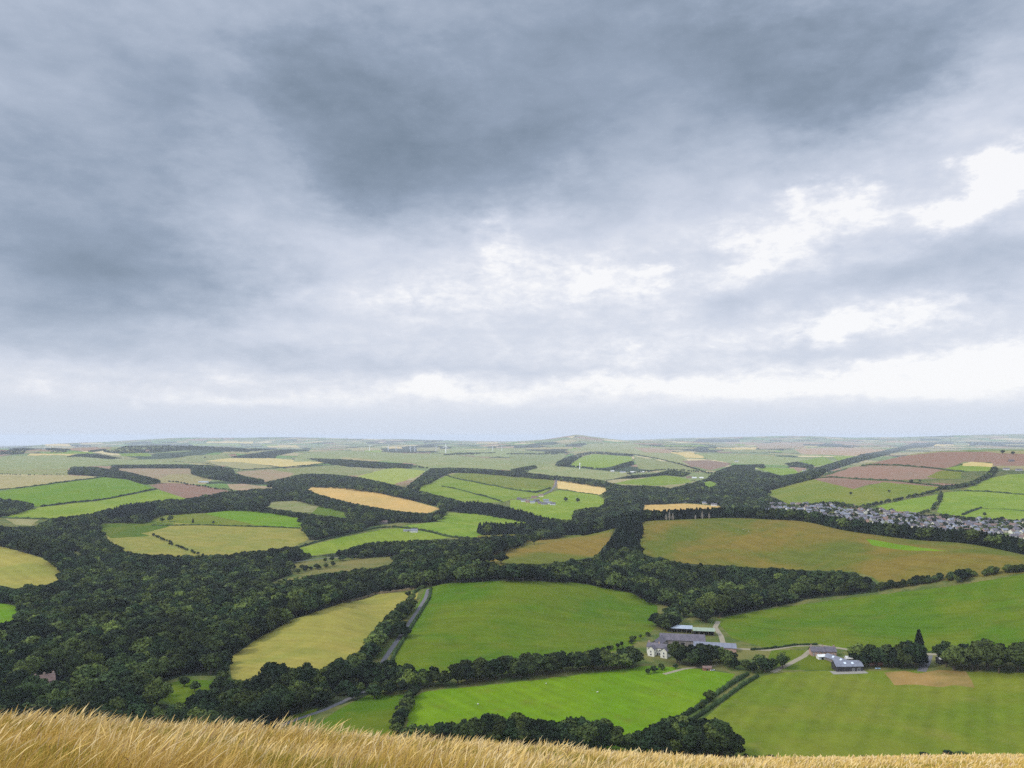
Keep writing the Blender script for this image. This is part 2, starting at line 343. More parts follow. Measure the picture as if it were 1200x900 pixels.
# ------------------------------------------------------------ fields, woods, roads as outlines on the land
# (kind, tones, outline, [angle of lines], [extra])
FIELDS = [
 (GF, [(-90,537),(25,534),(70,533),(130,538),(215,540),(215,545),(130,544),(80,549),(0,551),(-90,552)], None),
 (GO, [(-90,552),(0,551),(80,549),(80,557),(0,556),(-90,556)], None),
 (TN, [(-90,557),(80,557),(118,559),(60,567),(0,573),(-90,582)], 20),
 (GB, [(-90,586),(0,576),(122,559),(150,562),(181,573),(115,586),(50,593),(42,594),(0,602),(-90,604)], 80),
 (GL, [(0,607),(25,600),(50,594),(115,587),(184,574),(228,585),(226,591),(150,597),(70,609),(15,608)], 75),
 (BR, [(174,568),(205,565),(235,569),(272,576),(236,586),(214,583),(190,575)], 60),
 (PB, [(125,549),(226,549),(226,556),(200,563),(180,562),(150,555)], None),
 (TN, [(198,556),(226,556),(250,562),(240,568),(200,566),(176,566)], None),
 (GF, [(175,540),(225,534),(265,532),(275,537),(235,541),(200,542)], None),
 (TN, [(205,541),(285,542),(330,548),(285,551),(265,546),(225,544)], None),
 (WH, [(240,540),(270,537),(320,537),(384,542),(345,547),(330,547),(285,542)], 10),
 (PB, [(276,553),(315,550),(350,552),(350,562),(312,565),(286,558)], None),
 (GO, [(315,550),(395,545),(438,552),(420,557),(370,560),(330,563),(345,555)], 10),
 (PB, [(266,567),(285,567),(324,571),(320,575),(290,576),(270,573)], None),
 (OR, [(355,571),(400,571),(440,577),(480,586),(516,596),(500,602),(470,599),(435,594),(400,587),(373,579)], 70),
 (GO, [(303,594),(320,588),(350,587),(378,594),(375,601),(345,600),(318,598)], None),
 (GM, [(375,592),(400,599),(442,605),(445,608),(400,606),(365,602)], None),
 (GB, [(238,602),(275,597),(310,600),(357,608),(352,619),(335,618),(300,615),(270,611)], 80),
 (GY, [(178,612),(182,604),(200,601),(240,602),(300,615),(335,618),(300,617),(240,616),(200,614)], None),
 (PG, [(110,616),(180,611),(240,615),(300,617),(353,618),(362,632),(345,640),(300,647),(262,653),(225,653),(190,651),(150,648),(125,632)], 60),
 (GM, [(110,616),(135,613),(180,611),(206,614),(188,620),(165,625),(176,628),(130,631)], None),
 (GL, [(338,648),(355,641),(400,630),(450,620),(490,619),(535,626),(545,628),(500,633),(445,638),(400,647),(360,652)], 20),
 (GL, [(460,619),(480,615),(515,611),(560,616),(604,621),(604,630),(560,633),(520,629),(500,625),(485,620)], 20),
 (GL, [(508,612),(527,601),(560,602),(600,609),(645,617),(645,626),(604,632),(604,621),(560,616)], 30),
 (PG, [(-90,638),(0,640),(20,645),(50,654),(74,670),(74,682),(50,686),(20,690),(0,686),(-90,692)], 50),
 (GB, [(-90,709),(0,707),(20,710),(30,718),(22,730),(0,736),(-90,744)], None),
 (GB, [(-90,745),(10,742),(14,752),(0,760),(-90,766)], None),
 (TN, [(5,607),(46,608),(36,616),(18,615)], None),
 (((.27,.27,.045),(.23,.25,.04)), [(418,558),(450,550),(465,548),(499,552),(490,558),(460,568),(438,564)], 60),
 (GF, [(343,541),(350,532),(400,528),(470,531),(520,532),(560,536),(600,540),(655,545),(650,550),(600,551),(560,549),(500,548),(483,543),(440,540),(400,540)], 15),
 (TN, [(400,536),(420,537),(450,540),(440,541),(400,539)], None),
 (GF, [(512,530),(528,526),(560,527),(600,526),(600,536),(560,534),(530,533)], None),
 (GL, [(484,573),(500,567),(524,557),(600,573),(648,570),(640,577),(628,582),(600,585),(590,588),(570,590),(545,589),(520,582)], 50),
 (GY, [(524,557),(536,554),(600,557),(646,561),(650,564),(646,573),(600,573),(560,566)], 45),
 (WH, [(653,563),(680,566),(722,571),(705,579),(700,580),(660,574),(654,573)], 15),
 (GL, [(598,586),(630,583),(655,574),(700,580),(712,588),(702,594),(674,597),(672,611),(640,607),(598,597)], 15),
 (OR, [(750,592),(800,590),(843,593),(847,597),(838,604),(800,606),(752,605)], 60),
 (GL, [(716,567),(740,562),(780,557),(800,560),(812,564),(800,567),(770,569),(740,568)], 20),
 (GF, [(604,553),(630,546),(660,547),(700,551),(738,554),(720,561),(700,564),(645,558)], 20),
 (GL, [(666,546),(680,536),(695,532),(740,535),(742,541),(715,547),(700,549)], 20),
 (GO, [(742,534),(800,545),(822,552),(800,556),(748,549)], 30),
 (GF, [(598,527),(660,530),(664,534),(654,543),(620,546),(598,552)], None),
 (GF, [(668,529),(690,520),(740,519),(800,534),(812,546),(760,536),(700,529)], None),
 (PB, [(742,524),(790,527),(785,531),(755,530)], None),
 (BR, [(798,540),(830,539),(858,543),(845,548),(832,551),(810,546)], None),
 (GF, [(815,531),(900,534),(985,540),(975,547),(900,545),(860,543),(830,538)], None),
 (GL, [(935,541),(965,535),(980,543),(955,546)], None),
 (GL, [(880,547),(930,549),(936,554),(915,557),(890,550)], None),
 (PB, [(885,521),(940,520),(945,525),(890,526)], None),
 (PB, [(930,526),(985,524),(1040,527),(1000,534),(940,532)], None),
 (GL, [(975,535),(1010,534),(1018,537),(985,541)], None),
 (BR, [(1008,546),(1060,534),(1100,530),(1290,528),(1290,550),(1200,546),(1165,546),(1162,542),(1130,541),(1110,549),(1060,545)], 20),
 (TN, [(1152,529),(1200,528),(1290,528),(1290,533),(1200,532),(1172,531)], None),
 (BR, [(955,562),(1000,547),(1040,545),(1110,550),(1125,553),(1122,560),(1085,561),(1040,563),(1000,562)], 20),
 (GY, [(1086,559),(1103,551),(1127,553),(1126,561),(1100,561)], None),
 (GL, [(1108,549),(1126,545),(1162,547),(1162,552),(1130,552)], None),
 (WH, [(1128,543),(1138,541),(1163,543),(1162,547),(1128,546)], None),
 (BR, [(920,569),(940,562),(1000,562),(1060,565),(1124,567),(1105,571),(1050,567),(1020,567),(1000,573),(950,574)], 20),
 (GY, [(895,578),(940,562),(955,562),(1000,573),(1035,565),(1104,571),(1100,577),(1070,582),(1010,592),(960,591),(925,591),(905,581)], 60),
 (GL, [(1025,593),(1060,586),(1102,579),(1098,594),(1076,603),(1050,601)], 60),
 (GL, [(1098,600),(1106,577),(1130,575),(1290,580),(1290,612),(1200,612),(1150,611),(1120,609)], 30),
 (GL, [(1130,574),(1155,562),(1180,556),(1290,553),(1290,580),(1160,576)], 30),
 # middle distance
 (GD, [(748,634),(752,612),(1010,'c'),(1290,'c'),(1290,676),(1200,672),(1150,676),(1100,682),(1040,690),(1022,676),(1000,670),(900,666),(800,660),(752,650)], 25),
 (GB, [(1014,631),(1060,639),(1112,646),(1060,645),(1022,639)], None),
 (GD, [(560,'c'),(722,'c'),(712,636),(697,652),(640,661),(600,663),(556,664)], 25),
 (GM, [(455,780),(473,742),(490,708),(498,690),(520,684),(600,680),(680,683),(740,695),(770,710),(772,734),(735,760),(690,770),(600,780),(520,788),(470,790)], 85),
 (PG, [(269,772),(300,750),(340,727),(400,707),(450,695),(490,694),(487,708),(470,728),(446,752),(428,775),(400,790),(340,800),(320,812),(290,815),(272,806)], 70),
 (GM, [(838,726),(900,714),(1000,700),(1100,689),(1200,673),(1290,668),(1290,772),(1180,766),(1060,765),(960,758),(900,760),(858,748)], 60),
 (GB, [(470,880),(478,845),(480,818),(500,810),(600,800),(700,788),(760,780),(820,784),(862,790),(832,822),(780,850),(745,900),(520,905)], 40),
 (GY, [(800,880),(815,850),(850,822),(882,796),(905,789),(960,786),(1100,786),(1200,789),(1290,792),(1290,930),(800,930)], -31),
 (((.27,.16,.05),(.15,.12,.03)), [(1036,788),(1060,786),(1075,789),(1100,785),(1132,787),(1137,795),(1142,806),(1120,803),(1100,805),(1070,802),(1048,803),(1043,796)], None),
 (GM, [(360,860),(395,832),(430,815),(478,814),(481,822),(472,850),(460,890),(380,890)], None),
 (GM, [(192,803),(215,796),(257,798),(252,818),(230,828),(205,828),(186,818)], None),
 (GM, [(130,825),(165,812),(192,800),(190,820),(150,840)], None),
 (ROUGH, [(330,663),(370,655),(420,654),(462,651),(520,652),(455,661),(420,669),(380,672),(345,673)], None),
 (GM, [(900,770),(905,762),(958,762),(1000,785),(940,785),(905,785)], None),
 (GL, [(822,566),(832,564),(842,567),(838,571),(826,571)], None),
 (GL, [(936,553),(950,549),(958,551),(944,556)], None),
 (GM, [(104,800),(115,796),(126,798),(124,806),(108,807)], None),
 (ROUGH, [(80,648),(92,645),(98,656),(96,662),(84,658)], None),
 (GY, [(160,826),(172,813),(184,812),(182,826),(168,832)], None),
 (GM, [(330,842),(350,836),(372,830),(365,846),(340,850)], None),
 (ROUGH, [(300,690),(340,678),(400,670),(436,668),(400,676),(345,688),(310,696)], None),
 (ROUGH, [(760,768),(800,776),(845,778),(858,788),(820,782),(770,778)], None),
]
# woods: (kind b broadleaf / c conifer / y young, outline of what is seen of the wood)
WOODS = [
 ('b', [(-90,584),(0,584),(30,588),(45,593),(22,602),(0,607),(-90,612)]),
 ('b', [(78,556),(85,547),(110,547),(150,553),(185,562),(192,566),(170,568),(150,562),(120,559)]),
 ('b', [(131,549),(131,545),(200,544),(245,545),(272,549),(275,555),(292,559),(309,562),(308,567),(285,567),(265,564),(240,561),(224,556),(225,549),(200,549)]),
 ('b', [(306,566),(330,561),(355,555),(390,556),(425,560),(460,568),(500,577),(542,588),(535,600),(518,599),(514,594),(480,586),(440,578),(400,573),(358,571),(352,574),(330,573)]),
 ('b', [(200,589),(240,580),(270,576),(300,573),(350,571),(375,580),(400,587),(440,595),(470,600),(501,602),(518,599),(522,605),(512,612),(480,613),(440,606),(400,600),(372,594),(345,587),(320,588),(305,593),(290,597),(200,604)]),
 ('b', [(240,592),(305,594),(360,602),(400,607),(440,608),(480,611),(450,614),(430,618),(400,613),(355,608),(300,600),(250,598)]),
 ('b', [(353,611),(375,609),(400,612),(436,616),(425,623),(400,628),(375,633),(363,633),(353,619)]),
 ('b', [(110,601),(150,590),(200,585),(242,588),(242,601),(200,602),(180,609),(172,614),(120,613),(108,606)]),
 ('c', [(130,598),(150,592),(180,590),(185,604),(170,612),(125,612)]),
 ('b', [(-90,612),(20,618),(38,617),(60,608),(108,602),(120,613),(111,620),(126,632),(150,648),(190,651),(240,652),(300,646),(345,640),(352,645),(372,652),(340,661),(330,664),(345,672),(300,690),(260,712),(220,720),(160,725),(100,720),(70,725),(28,722),(20,710),(0,707),(-90,708),(-90,692),(0,686),(20,690),(72,682),(75,670),(50,654),(20,645),(0,641),(-90,640)]),
 ('b', [(372,652),(400,645),(430,637),(470,634),(500,633),(545,632),(575,628),(606,628),(620,634),(600,646),(560,654),(520,654),(462,652),(420,654)]),
 ('b', [(-90,744),(0,735),(30,722),(80,722),(180,720),(260,708),(300,688),(340,694),(400,680),(442,668),(480,652),(560,658),(600,662),(640,661),(695,654),(720,660),(760,672),(770,700),(765,712),(740,696),(680,684),(600,681),(520,685),(498,690),(486,690),(440,696),(400,707),(340,728),(300,750),(269,772),(262,792),(215,792),(190,800),(150,818),(120,830),(60,830),(-90,830)]),
 ('y', [(300,692),(350,676),(400,669),(442,667),(400,681),(340,696)]),
 ('c', [(694,656),(712,636),(724,616),(750,610),(756,620),(748,636),(752,650),(740,656)]),
 ('b', [(694,656),(752,650),(800,660),(900,666),(1000,671),(1026,682),(1030,694),(950,702),(900,713),(842,724),(800,715),(772,708),(762,672)]),
 ('b', [(-90,790),(60,790),(120,820),(200,826),(270,806),(300,812),(350,800),(420,800),(445,805),(425,818),(380,832),(330,850),(300,880),(-90,880)]),
 ('b', [(427,528),(470,524),(500,521),(530,524),(520,530),(480,531),(440,529)]),
 ('b', [(532,527),(545,527),(560,531),(555,533),(532,531)]),
 ('b', [(357,537),(400,538),(440,541),(485,544),(482,549),(440,549),(400,546),(376,542)]),
 ('b', [(500,552),(505,549),(530,548),(560,549),(600,552),(600,559),(560,555),(530,554),(515,560),(505,567),(490,572),(478,569),(490,560)]),
 ('b', [(600,552),(645,557),(700,562),(730,569),(760,569),(800,574),(800,590),(760,580),(740,576),(715,573),(700,571),(650,563),(600,559)]),
 ('b', [(598,550),(627,545),(630,549),(610,553)]),
 ('c', [(540,588),(560,587),(600,595),(640,606),(674,611),(676,618),(640,618),(600,610),(560,603),(536,601)]),
 ('b', [(640,618),(672,610),(674,598),(702,594),(712,588),(706,578),(722,571),(745,576),(800,590),(752,592),(752,606),(720,610),(700,618),(650,632),(620,634),(606,628)]),
 ('b', [(780,574),(815,565),(830,560),(840,552),(860,545),(895,544),(896,550),(880,547),(885,551),(915,558),(950,556),(975,548),(960,560),(925,569),(895,577),(905,583),(925,591),(900,592),(880,604),(850,602),(847,596),(842,592),(800,589),(796,580)]),
 ('b', [(720,561),(740,557),(768,555),(785,551),(812,554),(800,559),(780,557),(740,561)]),
 ('b', [(650,546),(655,540),(668,534),(690,529),(705,529),(742,532),(742,535),(695,532),(682,535),(668,544),(656,547)]),
 ('b', [(655,545),(668,545),(700,548),(715,549),(712,551),(690,549),(660,547)]),
 ('b', [(714,549),(725,544),(741,540),(743,545),(730,548),(720,551)]),
 ('b', [(598,522),(625,521),(667,527),(665,530),(620,528),(600,525)]),
 ('b', [(662,521),(685,519),(688,521),(664,524)]),
 ('b', [(748,521),(800,521),(870,525),(872,530),(820,530),(778,524)]),
 ('b', [(812,518),(820,514),(865,515),(868,518),(840,518)]),
 ('b', [(870,526),(900,522),(940,528),(935,530),(880,530)]),
 ('b', [(918,543),(935,541),(955,545),(950,549),(925,547)]),
 ('b', [(1290,523),(1200,524),(1150,522),(1100,523),(1070,525),(1040,533),(1000,543),(960,556),(925,567),(895,577),(880,575),(900,565),(950,550),(1000,535),(1050,525),(1072,519),(1150,518),(1290,519)]),
 ('b', [(72,536),(85,533),(110,531),(144,537),(130,538),(100,536)]),
 ('b', [(125,528),(150,522),(180,520),(250,521),(300,527),(290,530),(240,527),(190,529),(150,532)]),
 ('b', [(264,536),(290,532),(340,525),(345,530),(325,534),(322,537),(290,537)]),
 ('b', [(0,528),(30,528),(28,532),(0,533)]),
 ('b', [(940,520),(960,518),(1000,524),(990,528),(950,526)]),
 ('b', [(1000,528),(1030,528),(1045,533),(1010,534)]),
 ('b', [(880,601),(900,597),(935,600),(930,606),(900,606)]),
]
ROADS = [
 (4.6, [(502,690),(499,700),(490,715),(478,732),(466,750),(452,770),(446,780),(438,795)]),
 (4, [(325,852),(350,842),(380,832),(402,822),(420,813),(440,806)]),
 (7, [(652,562),(651,569),(645,576),(630,582),(615,587)]),
 (6, [(330,661),(370,655),(420,651),(460,647),(520,645)]),
 (5, [(860,760),(900,762),(930,757),(960,756),(1000,762),(1060,765),(1120,768),(1200,768),(1290,770)]),
 (5, [(905,788),(925,778),(942,769),(950,762)]),
 (5, [(258,800),(262,790),(258,780),(256,770)]),
 (7, [(1080,787),(1085,778),(1088,768)]),
 (4, [(778,790),(800,784),(815,782),(838,780)]),
 (5, [(848,756),(845,745),(838,735),(842,728)]),
]
def crest_pt(px):
    rd = RIDGES[0]; a = float(colaz(px)); r = np.linspace(900, 1700, 801)
    x, y = math.sin(a) * r, math.cos(a) * r
    s = (terrain(x, y) - CZ) / r; i = int(s[r < 1600].argmax()); return a, float(r[i])
def outline(poly):
    """outline points -> azimuth, distance on the land"""
    A, Rr, n = [], [], len(poly)
    for i in range(n):
        p, q = poly[i], poly[(i + 1) % n]
        if p[1] == 'c' and q[1] == 'c':
            for px in np.arange(p[0], q[0] + .1, 10):
                a, r = crest_pt(px); A.append(a); Rr.append(r + 9)
            continue
        if p[1] == 'c': continue
        q2 = q
        if q[1] == 'c':
            a, r = crest_pt(q[0]); A_, B_ = hit([p[0]], [p[1]])[2], None
            A.append(float(az_slope(p[0], p[1])[0])); Rr.append(float(A_[0])); continue
        m = max(1, int(math.hypot(p[0] - q[0], p[1] - q[1]) / 5))
        t = np.arange(m) / m
        j = .0
        X = p[0] + (q[0] - p[0]) * t; Y = p[1] + (q[1] - p[1]) * t
        jj = .45 * np.sin(X * .9 + Y * 2.3) * np.sin(X * .37 - Y * .8) + .25 * np.sin(X * 2.1 + Y)
        x, y, r = hit(X + jj, Y + jj * .6); A += list(np.arctan2(x, y)); Rr += list(r)
    return np.array(A), np.array(Rr)
# golden hill outlines need their crest runs between explicit columns
def fix(poly):
    out = []
    for i, p in enumerate(poly): out.append(p)
    return out
FIELDS = [(c, ([(748,634),(752,'c'),(1290,'c')] + p[4:]) if (c is GD and p[0] == (748,634)) else p, a) for c, p, a in FIELDS]

def vr(r):
    r = np.asarray(r, float); v = np.where(r > 400, 184800 / r, 462 + 150 * np.log(400 / np.maximum(r, .5)))
    return np.where(v < 26, 26 - (26 - v) * 8, v)
def rv(v):
    v = np.asarray(v, float); v = np.where(v < 26, 26 - (26 - v) / 8, v)
    return np.where(v < 462, 184800 / np.maximum(v, .01), 400 / np.exp((v - 462) / 150))
def uvp(a, r): return np.stack([a * F, -vr(r)], -1)
cons = []                # closed outlines in the survey plane
for (c, p, a) in FIELDS: A, Rr = outline(p); cons.append(('field', uvp(A, Rr), (c, a)))
_r = random.Random(5)
FARF = []
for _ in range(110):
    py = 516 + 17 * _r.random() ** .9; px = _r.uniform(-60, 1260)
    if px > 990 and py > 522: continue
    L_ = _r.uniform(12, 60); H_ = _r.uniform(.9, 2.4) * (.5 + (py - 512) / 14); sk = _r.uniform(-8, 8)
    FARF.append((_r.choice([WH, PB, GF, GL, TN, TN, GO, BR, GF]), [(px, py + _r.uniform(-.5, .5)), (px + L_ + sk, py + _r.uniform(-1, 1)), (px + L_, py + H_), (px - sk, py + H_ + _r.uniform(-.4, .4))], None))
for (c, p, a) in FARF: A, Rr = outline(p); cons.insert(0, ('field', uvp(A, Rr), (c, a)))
for _ in range(46):
    py = 517 + 17 * _r.random(); px = _r.uniform(-60, 1260)
    if px > 990 and py > 521: continue
    L_ = _r.uniform(14, 70); H_ = _r.uniform(.8, 1.8) * (.6 + (py - 512) / 16); d = _r.uniform(-3, 3)
    WOODS.append(('b', [(px, py), (px + L_ * .4, py - .6 + d * .4), (px + L_, py + d), (px + L_ * .95, py + d + H_ * .7), (px + L_ * .5, py + H_ + d * .5), (px + 2, py + H_)]))
wood_px = [(k, np.array(p, float)) for k, p in WOODS]
for (k, p) in WOODS: A, Rr = outline(p); cons.append(('wood', uvp(A, Rr), k))
for (w, pl) in ROADS:
    P = []
    for i in range(len(pl) - 1):
        m = max(1, int(math.hypot(pl[i][0]-pl[i+1][0], pl[i][1]-pl[i+1][1]) / 6))
        for t in np.arange(m) / m: P.append((pl[i][0] + (pl[i+1][0]-pl[i][0])*t, pl[i][1] + (pl[i+1][1]-pl[i][1])*t))
    P.append(pl[-1]); P = np.array(P)
    x, y, r = hit(P[:, 0], P[:, 1]); W = np.stack([x, y], -1)
    d = np.gradient(W, axis=0); d /= np.linalg.norm(d, axis=1)[:, None] + 1e-9
    nn = np.stack([-d[:, 1], d[:, 0]], -1) * w / 2
    loop = np.concatenate([W + nn, (W - nn)[::-1]])
    cons.append(('road', uvp(np.arctan2(loop[:, 0], loop[:, 1]), np.hypot(loop[:, 0], loop[:, 1])), None))

pts = []
for v in list(np.arange(-147.6, 26, 4.4)) + list(np.arange(26, 60, 1.9)) + list(np.arange(60, 462, 4.6)):
    us = np.arange(-760, 761, 5.5 if v < 60 else 7.5); jit = rng.uniform(-.5, .5, (len(us), 2)) * (1.2, .5)
    pts.append(np.stack([us + jit[:, 0], np.full(len(us), -v) + jit[:, 1]], -1))
for v in np.arange(462, 1250, 13): us = np.arange(-760, 761, 14.); pts.append(np.stack([us, np.full(len(us), -v)], -1))
UM = math.pi * F
for v in list(np.arange(-147.6, 26, 24)) + list(np.arange(26, 60, 6)) + list(np.arange(60, 1250, 26)):
    us = np.concatenate([np.linspace(-UM, -775, 70), np.linspace(775, UM, 70)]); pts.append(np.stack([us, np.full(len(us), -v)], -1))
pts = np.concatenate(pts)
V2 = [Vector((float(a), float(b))) for a, b in pts]; E2 = []
for kind, L2, _ in cons:
    i0 = len(V2); n = len(L2)
    V2 += [Vector((float(a), float(b))) for a, b in L2]
    E2 += [(i0 + i, i0 + (i + 1) % n) for i in range(n)]
cv, ce, cf, *_r = delaunay_2d_cdt(V2, E2, [], 0, 1e-3)
CV = np.array([(v.x, v.y) for v in cv]); CF = np.array([f for f in cf if len(f) == 3])
cen = CV[CF].mean(1)
def inside(poly, X, Y):
    res = np.zeros(len(X), bool)
    x0, y0 = poly.min(0); x1, y1 = poly.max(0)
    m = (X >= x0) & (X <= x1) & (Y >= y0) & (Y <= y1)
    if not m.any(): return res
    xs, ys = X[m], Y[m]; c = np.zeros(len(xs), bool); n = len(poly)
    for i in range(n):
        xa, ya = poly[i]; xb, yb = poly[(i + 1) % n]
        if ya == yb: continue
        k = ((ya > ys) != (yb > ys)) & (xs < (xb - xa) * (ys - ya) / (yb - ya) + xa)
        c ^= k
    res[m] = c; return res
face_of = np.full(len(CF), -1)
order = [i for i, c in enumerate(cons) if c[0] == 'wood'] + [i for i, c in enumerate(cons) if c[0] == 'field'] + [i for i, c in enumerate(cons) if c[0] == 'road']
for i in order: face_of[inside(cons[i][1], cen[:, 0], cen[:, 1])] = i
ar, rr = CV[:, 0] / F, rv(-CV[:, 1])
WX, WY = np.sin(ar) * rr, np.cos(ar) * rr
WZ = terrain(WX, WY)
WXYZ = np.stack([WX, WY, WZ], -1)

def mesh_np(name, verts, faces, mat=None, smooth=False, nv=None):
    me = bpy.data.meshes.new(name); verts = np.ascontiguousarray(verts, dtype=np.float32)
    faces = np.asarray(faces, dtype=np.int32); k = faces.shape[1]
    me.vertices.add(len(verts)); me.vertices.foreach_set('co', verts.ravel())
    me.loops.add(faces.size); me.loops.foreach_set('vertex_index', faces.ravel())
    me.polygons.add(len(faces)); me.polygons.foreach_set('loop_start', np.arange(0, faces.size, k, dtype=np.int32))
    if smooth: me.polygons.foreach_set('use_smooth', np.ones(len(faces), bool))
    me.update(calc_edges=True)
    for m in (mat if isinstance(mat, list) else [mat]):
        if m: me.materials.append(m)
    return me
def link(name, me, parent=None):
    o = bpy.data.objects.new(name, me); COL.objects.link(o)
    if parent: o.parent = parent
    return o
def tag(o, label=None, cat=None, group=None, kind=None):
    if label: o['label'] = label
    if cat: o['category'] = cat
    if group: o['group'] = group
    if kind: o['kind'] = kind
    return o
def submesh(sel, name, mat):
    f = CF[sel]; u, inv = np.unique(f, return_inverse=True)
    f2 = inv.reshape(f.shape)
    w = WXYZ[u]
    p = w[f2]; nz = np.cross(p[:, 1] - p[:, 0], p[:, 2] - p[:, 0])[:, 2]
    f2[nz < 0] = f2[nz < 0][:, ::-1]
    return mesh_np(name, w, f2, mat, True)

# base land material: patchwork of far fields, rough pasture between the outlined ones, straw on the near hill
gm = newmat('land'); t = gm.node_tree
g_ = N(t, 'ShaderNodeNewGeometry'); P_ = g_.outputs['Position']
warpv = N(t, 'ShaderNodeTexNoise'); warpv.inputs['Scale'].default_value = 1 / 700; t.links.new(P_, warpv.inputs['Vector'])
wv_ = vmth(t, 'MULTIPLY_ADD', warpv.outputs['Color'], (300, 300, 0), P_).outputs[0]
vo = N(t, 'ShaderNodeTexVoronoi'); vo.inputs['Scale'].default_value = 1; vo.inputs['Randomness'].default_value = .8
vs_ = vmth(t, 'MULTIPLY', wv_, (1 / 420, 1 / 620, 0)).outputs[0]; t.links.new(vs_, vo.inputs['Vector'])
sv = N(t, 'ShaderNodeSeparateColor'); t.links.new(vo.outputs['Color'], sv.inputs[0])
rp = N(t, 'ShaderNodeValToRGB'); rp.color_ramp.interpolation = 'CONSTANT'
stops(rp, [(0, (.13, .16, .055, 1)), (.2, (.20, .185, .08, 1)), (.36, (.10, .17, .035, 1)), (.48, (.28, .23, .11, 1)), (.60, (.15, .17, .06, 1)), (.70, (.24, .15, .09, 1)), (.80, (.42, .34, .17, 1)), (.88, (.03, .045, .02, 1))])
t.links.new(sv.outputs[0], rp.inputs[0])
ve = N(t, 'ShaderNodeTexVoronoi', feature='DISTANCE_TO_EDGE'); ve.inputs['Scale'].default_value = 1; ve.inputs['Randomness'].default_value = .8
t.links.new(vs_, ve.inputs['Vector'])
edge = rampf(t, ve.outputs[0], .008, .02)
far = mixc(t, edge, (.03, .045, .018), rp.outputs[0])
sp = N(t, 'ShaderNodeSeparateXYZ'); t.links.new(P_, sp.inputs[0])
dist = mth(t, 'SQRT', mth(t, 'ADD', mth(t, 'MULTIPLY', sp.outputs[0], sp.outputs[0]), mth(t, 'MULTIPLY', sp.outputs[1], sp.outputs[1])))
rough_c = mixc(t, rampf(t, tnoise(t, P_, 1 / 40, 6, .65), .4, .6), (.06, .085, .018), (.13, .12, .035))
straw = mixc(t, rampf(t, tnoise(t, P_, 1 / 1.6, 5, .7), .35, .65), (.36, .22, .06), (.20, .17, .045))
col = mixc(t, rampf(t, dist, 2600, 3600), rough_c, far)
col = mixc(t, rampf(t, dist, 150, 330), straw, col)
finish(gm, col, .95, tnoise(t, P_, 1 / 3, 5, .6), .05, .3, .4)

tag(link('ground', submesh(face_of == -1, 'ground', gm)), kind='structure')
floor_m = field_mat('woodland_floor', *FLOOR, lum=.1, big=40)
road_m = newmat('asphalt'); t = road_m.node_tree; g_ = N(t, 'ShaderNodeNewGeometry')
finish(road_m, mixc(t, tnoise(t, g_.outputs[0], 1 / 3, 4), (.085, .08, .085), (.14, .13, .13)), .9)
track_m = newmat('track'); t = track_m.node_tree; g_ = N(t, 'ShaderNodeNewGeometry')
finish(track_m, mixc(t, tnoise(t, g_.outputs[0], 1 / 3, 4), (.18, .15, .10), (.28, .24, .17)), .95)
ri = 0
for i, (kind, L2, info) in enumerate(cons):
    sel = face_of == i
    if not sel.any(): continue
    if kind == 'field':
        c, a = info
        v = random.uniform(.9, 1.1); w = random.uniform(.94, 1.06)
        big = random.uniform(60, 140)
        m = field_mat('sward', (c[0][0]*v*w, c[0][1]*v, c[0][2]*v), (c[1][0]*v*w, c[1][1]*v, c[1][2]*v), lum=.15, big=big, ang=a, period=random.uniform(9, 16), stripe=(.12 if a == -31 else .10) if a is not None else 0,
                      patch=((.17, .13, .03) if c is TN else (.115, .115, .012) if (c is GM or c is GB) else (.16, .15, .03) if c is GY else None))
        tag(link('field', submesh(sel, 'field', m)), kind='structure')
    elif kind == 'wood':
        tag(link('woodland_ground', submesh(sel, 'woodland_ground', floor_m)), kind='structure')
    else:
        tag(link('road', submesh(sel, 'road', road_m if ri in (0, 1, 2, 3, 7) else track_m)), kind='structure'); 
        ri += 1

# ------------------------------------------------------------ tree kinds
def leafmat(name, a, b, hue=(.8, 1.25), sat=1.0):
    m = newmat(name); t = m.node_tree
    oi = N(t, 'ShaderNodeObjectInfo'); g = N(t, 'ShaderNodeNewGeometry')
    c = mixc(t, mth(t, 'POWER', oi.outputs['Random'], 2.2), a, b)
    r2 = mth(t, 'FRACT', mth(t, 'MULTIPLY', oi.outputs['Random'], 17.3))
    k = N(t, 'ShaderNodeMapRange'); k.inputs[3].default_value = hue[0]; k.inputs[4].default_value = hue[1]; t.links.new(r2, k.inputs[0])
    n = tnoise(t, g.outputs['Position'], 1 / 1.7, 3, .6)
    st = rampf(t, tnoise(t, g.outputs['Position'], 1 / 75, 3, .6), .32, .68, .55, 1.5)
    k2 = mth(t, 'MULTIPLY', mth(t, 'MULTIPLY', k.outputs[0], st), mth(t, 'ADD', mth(t, 'MULTIPLY', n, .6), .70))
    s = N(t, 'ShaderNodeVectorMath', operation='SCALE'); t.links.new(c, s.inputs[0]); t.links.new(k2, s.inputs['Scale'])
    return finish(m, s.outputs[0], .8, None, .12)
LEAF_B = leafmat('broadleaf_foliage', (.011, .022, .0075), (.060, .078, .015), (.5, 1.7))
LEAF_C = leafmat('conifer_foliage', (.008, .016, .008), (.015, .025, .010), (.75, 1.3))
LEAF_Y = leafmat('young_foliage', (.060, .10, .018), (.085, .12, .03))
LEAF_H = leafmat('hedge_foliage', (.020, .036, .009), (.032, .050, .012))
LEAF_D = leafmat('dry_scrub', (.10, .075, .04), (.14, .10, .055))
bark = newmat('bark'); t = bark.node_tree; g_ = N(t, 'ShaderNodeNewGeometry')
finish(bark, mixc(t, tnoise(t, g_.outputs[0], .8, 4), (.05, .038, .026), (.11, .085, .06)), .95)
palebark = newmat('bleached_wood'); t = palebark.node_tree; g_ = N(t, 'ShaderNodeNewGeometry')
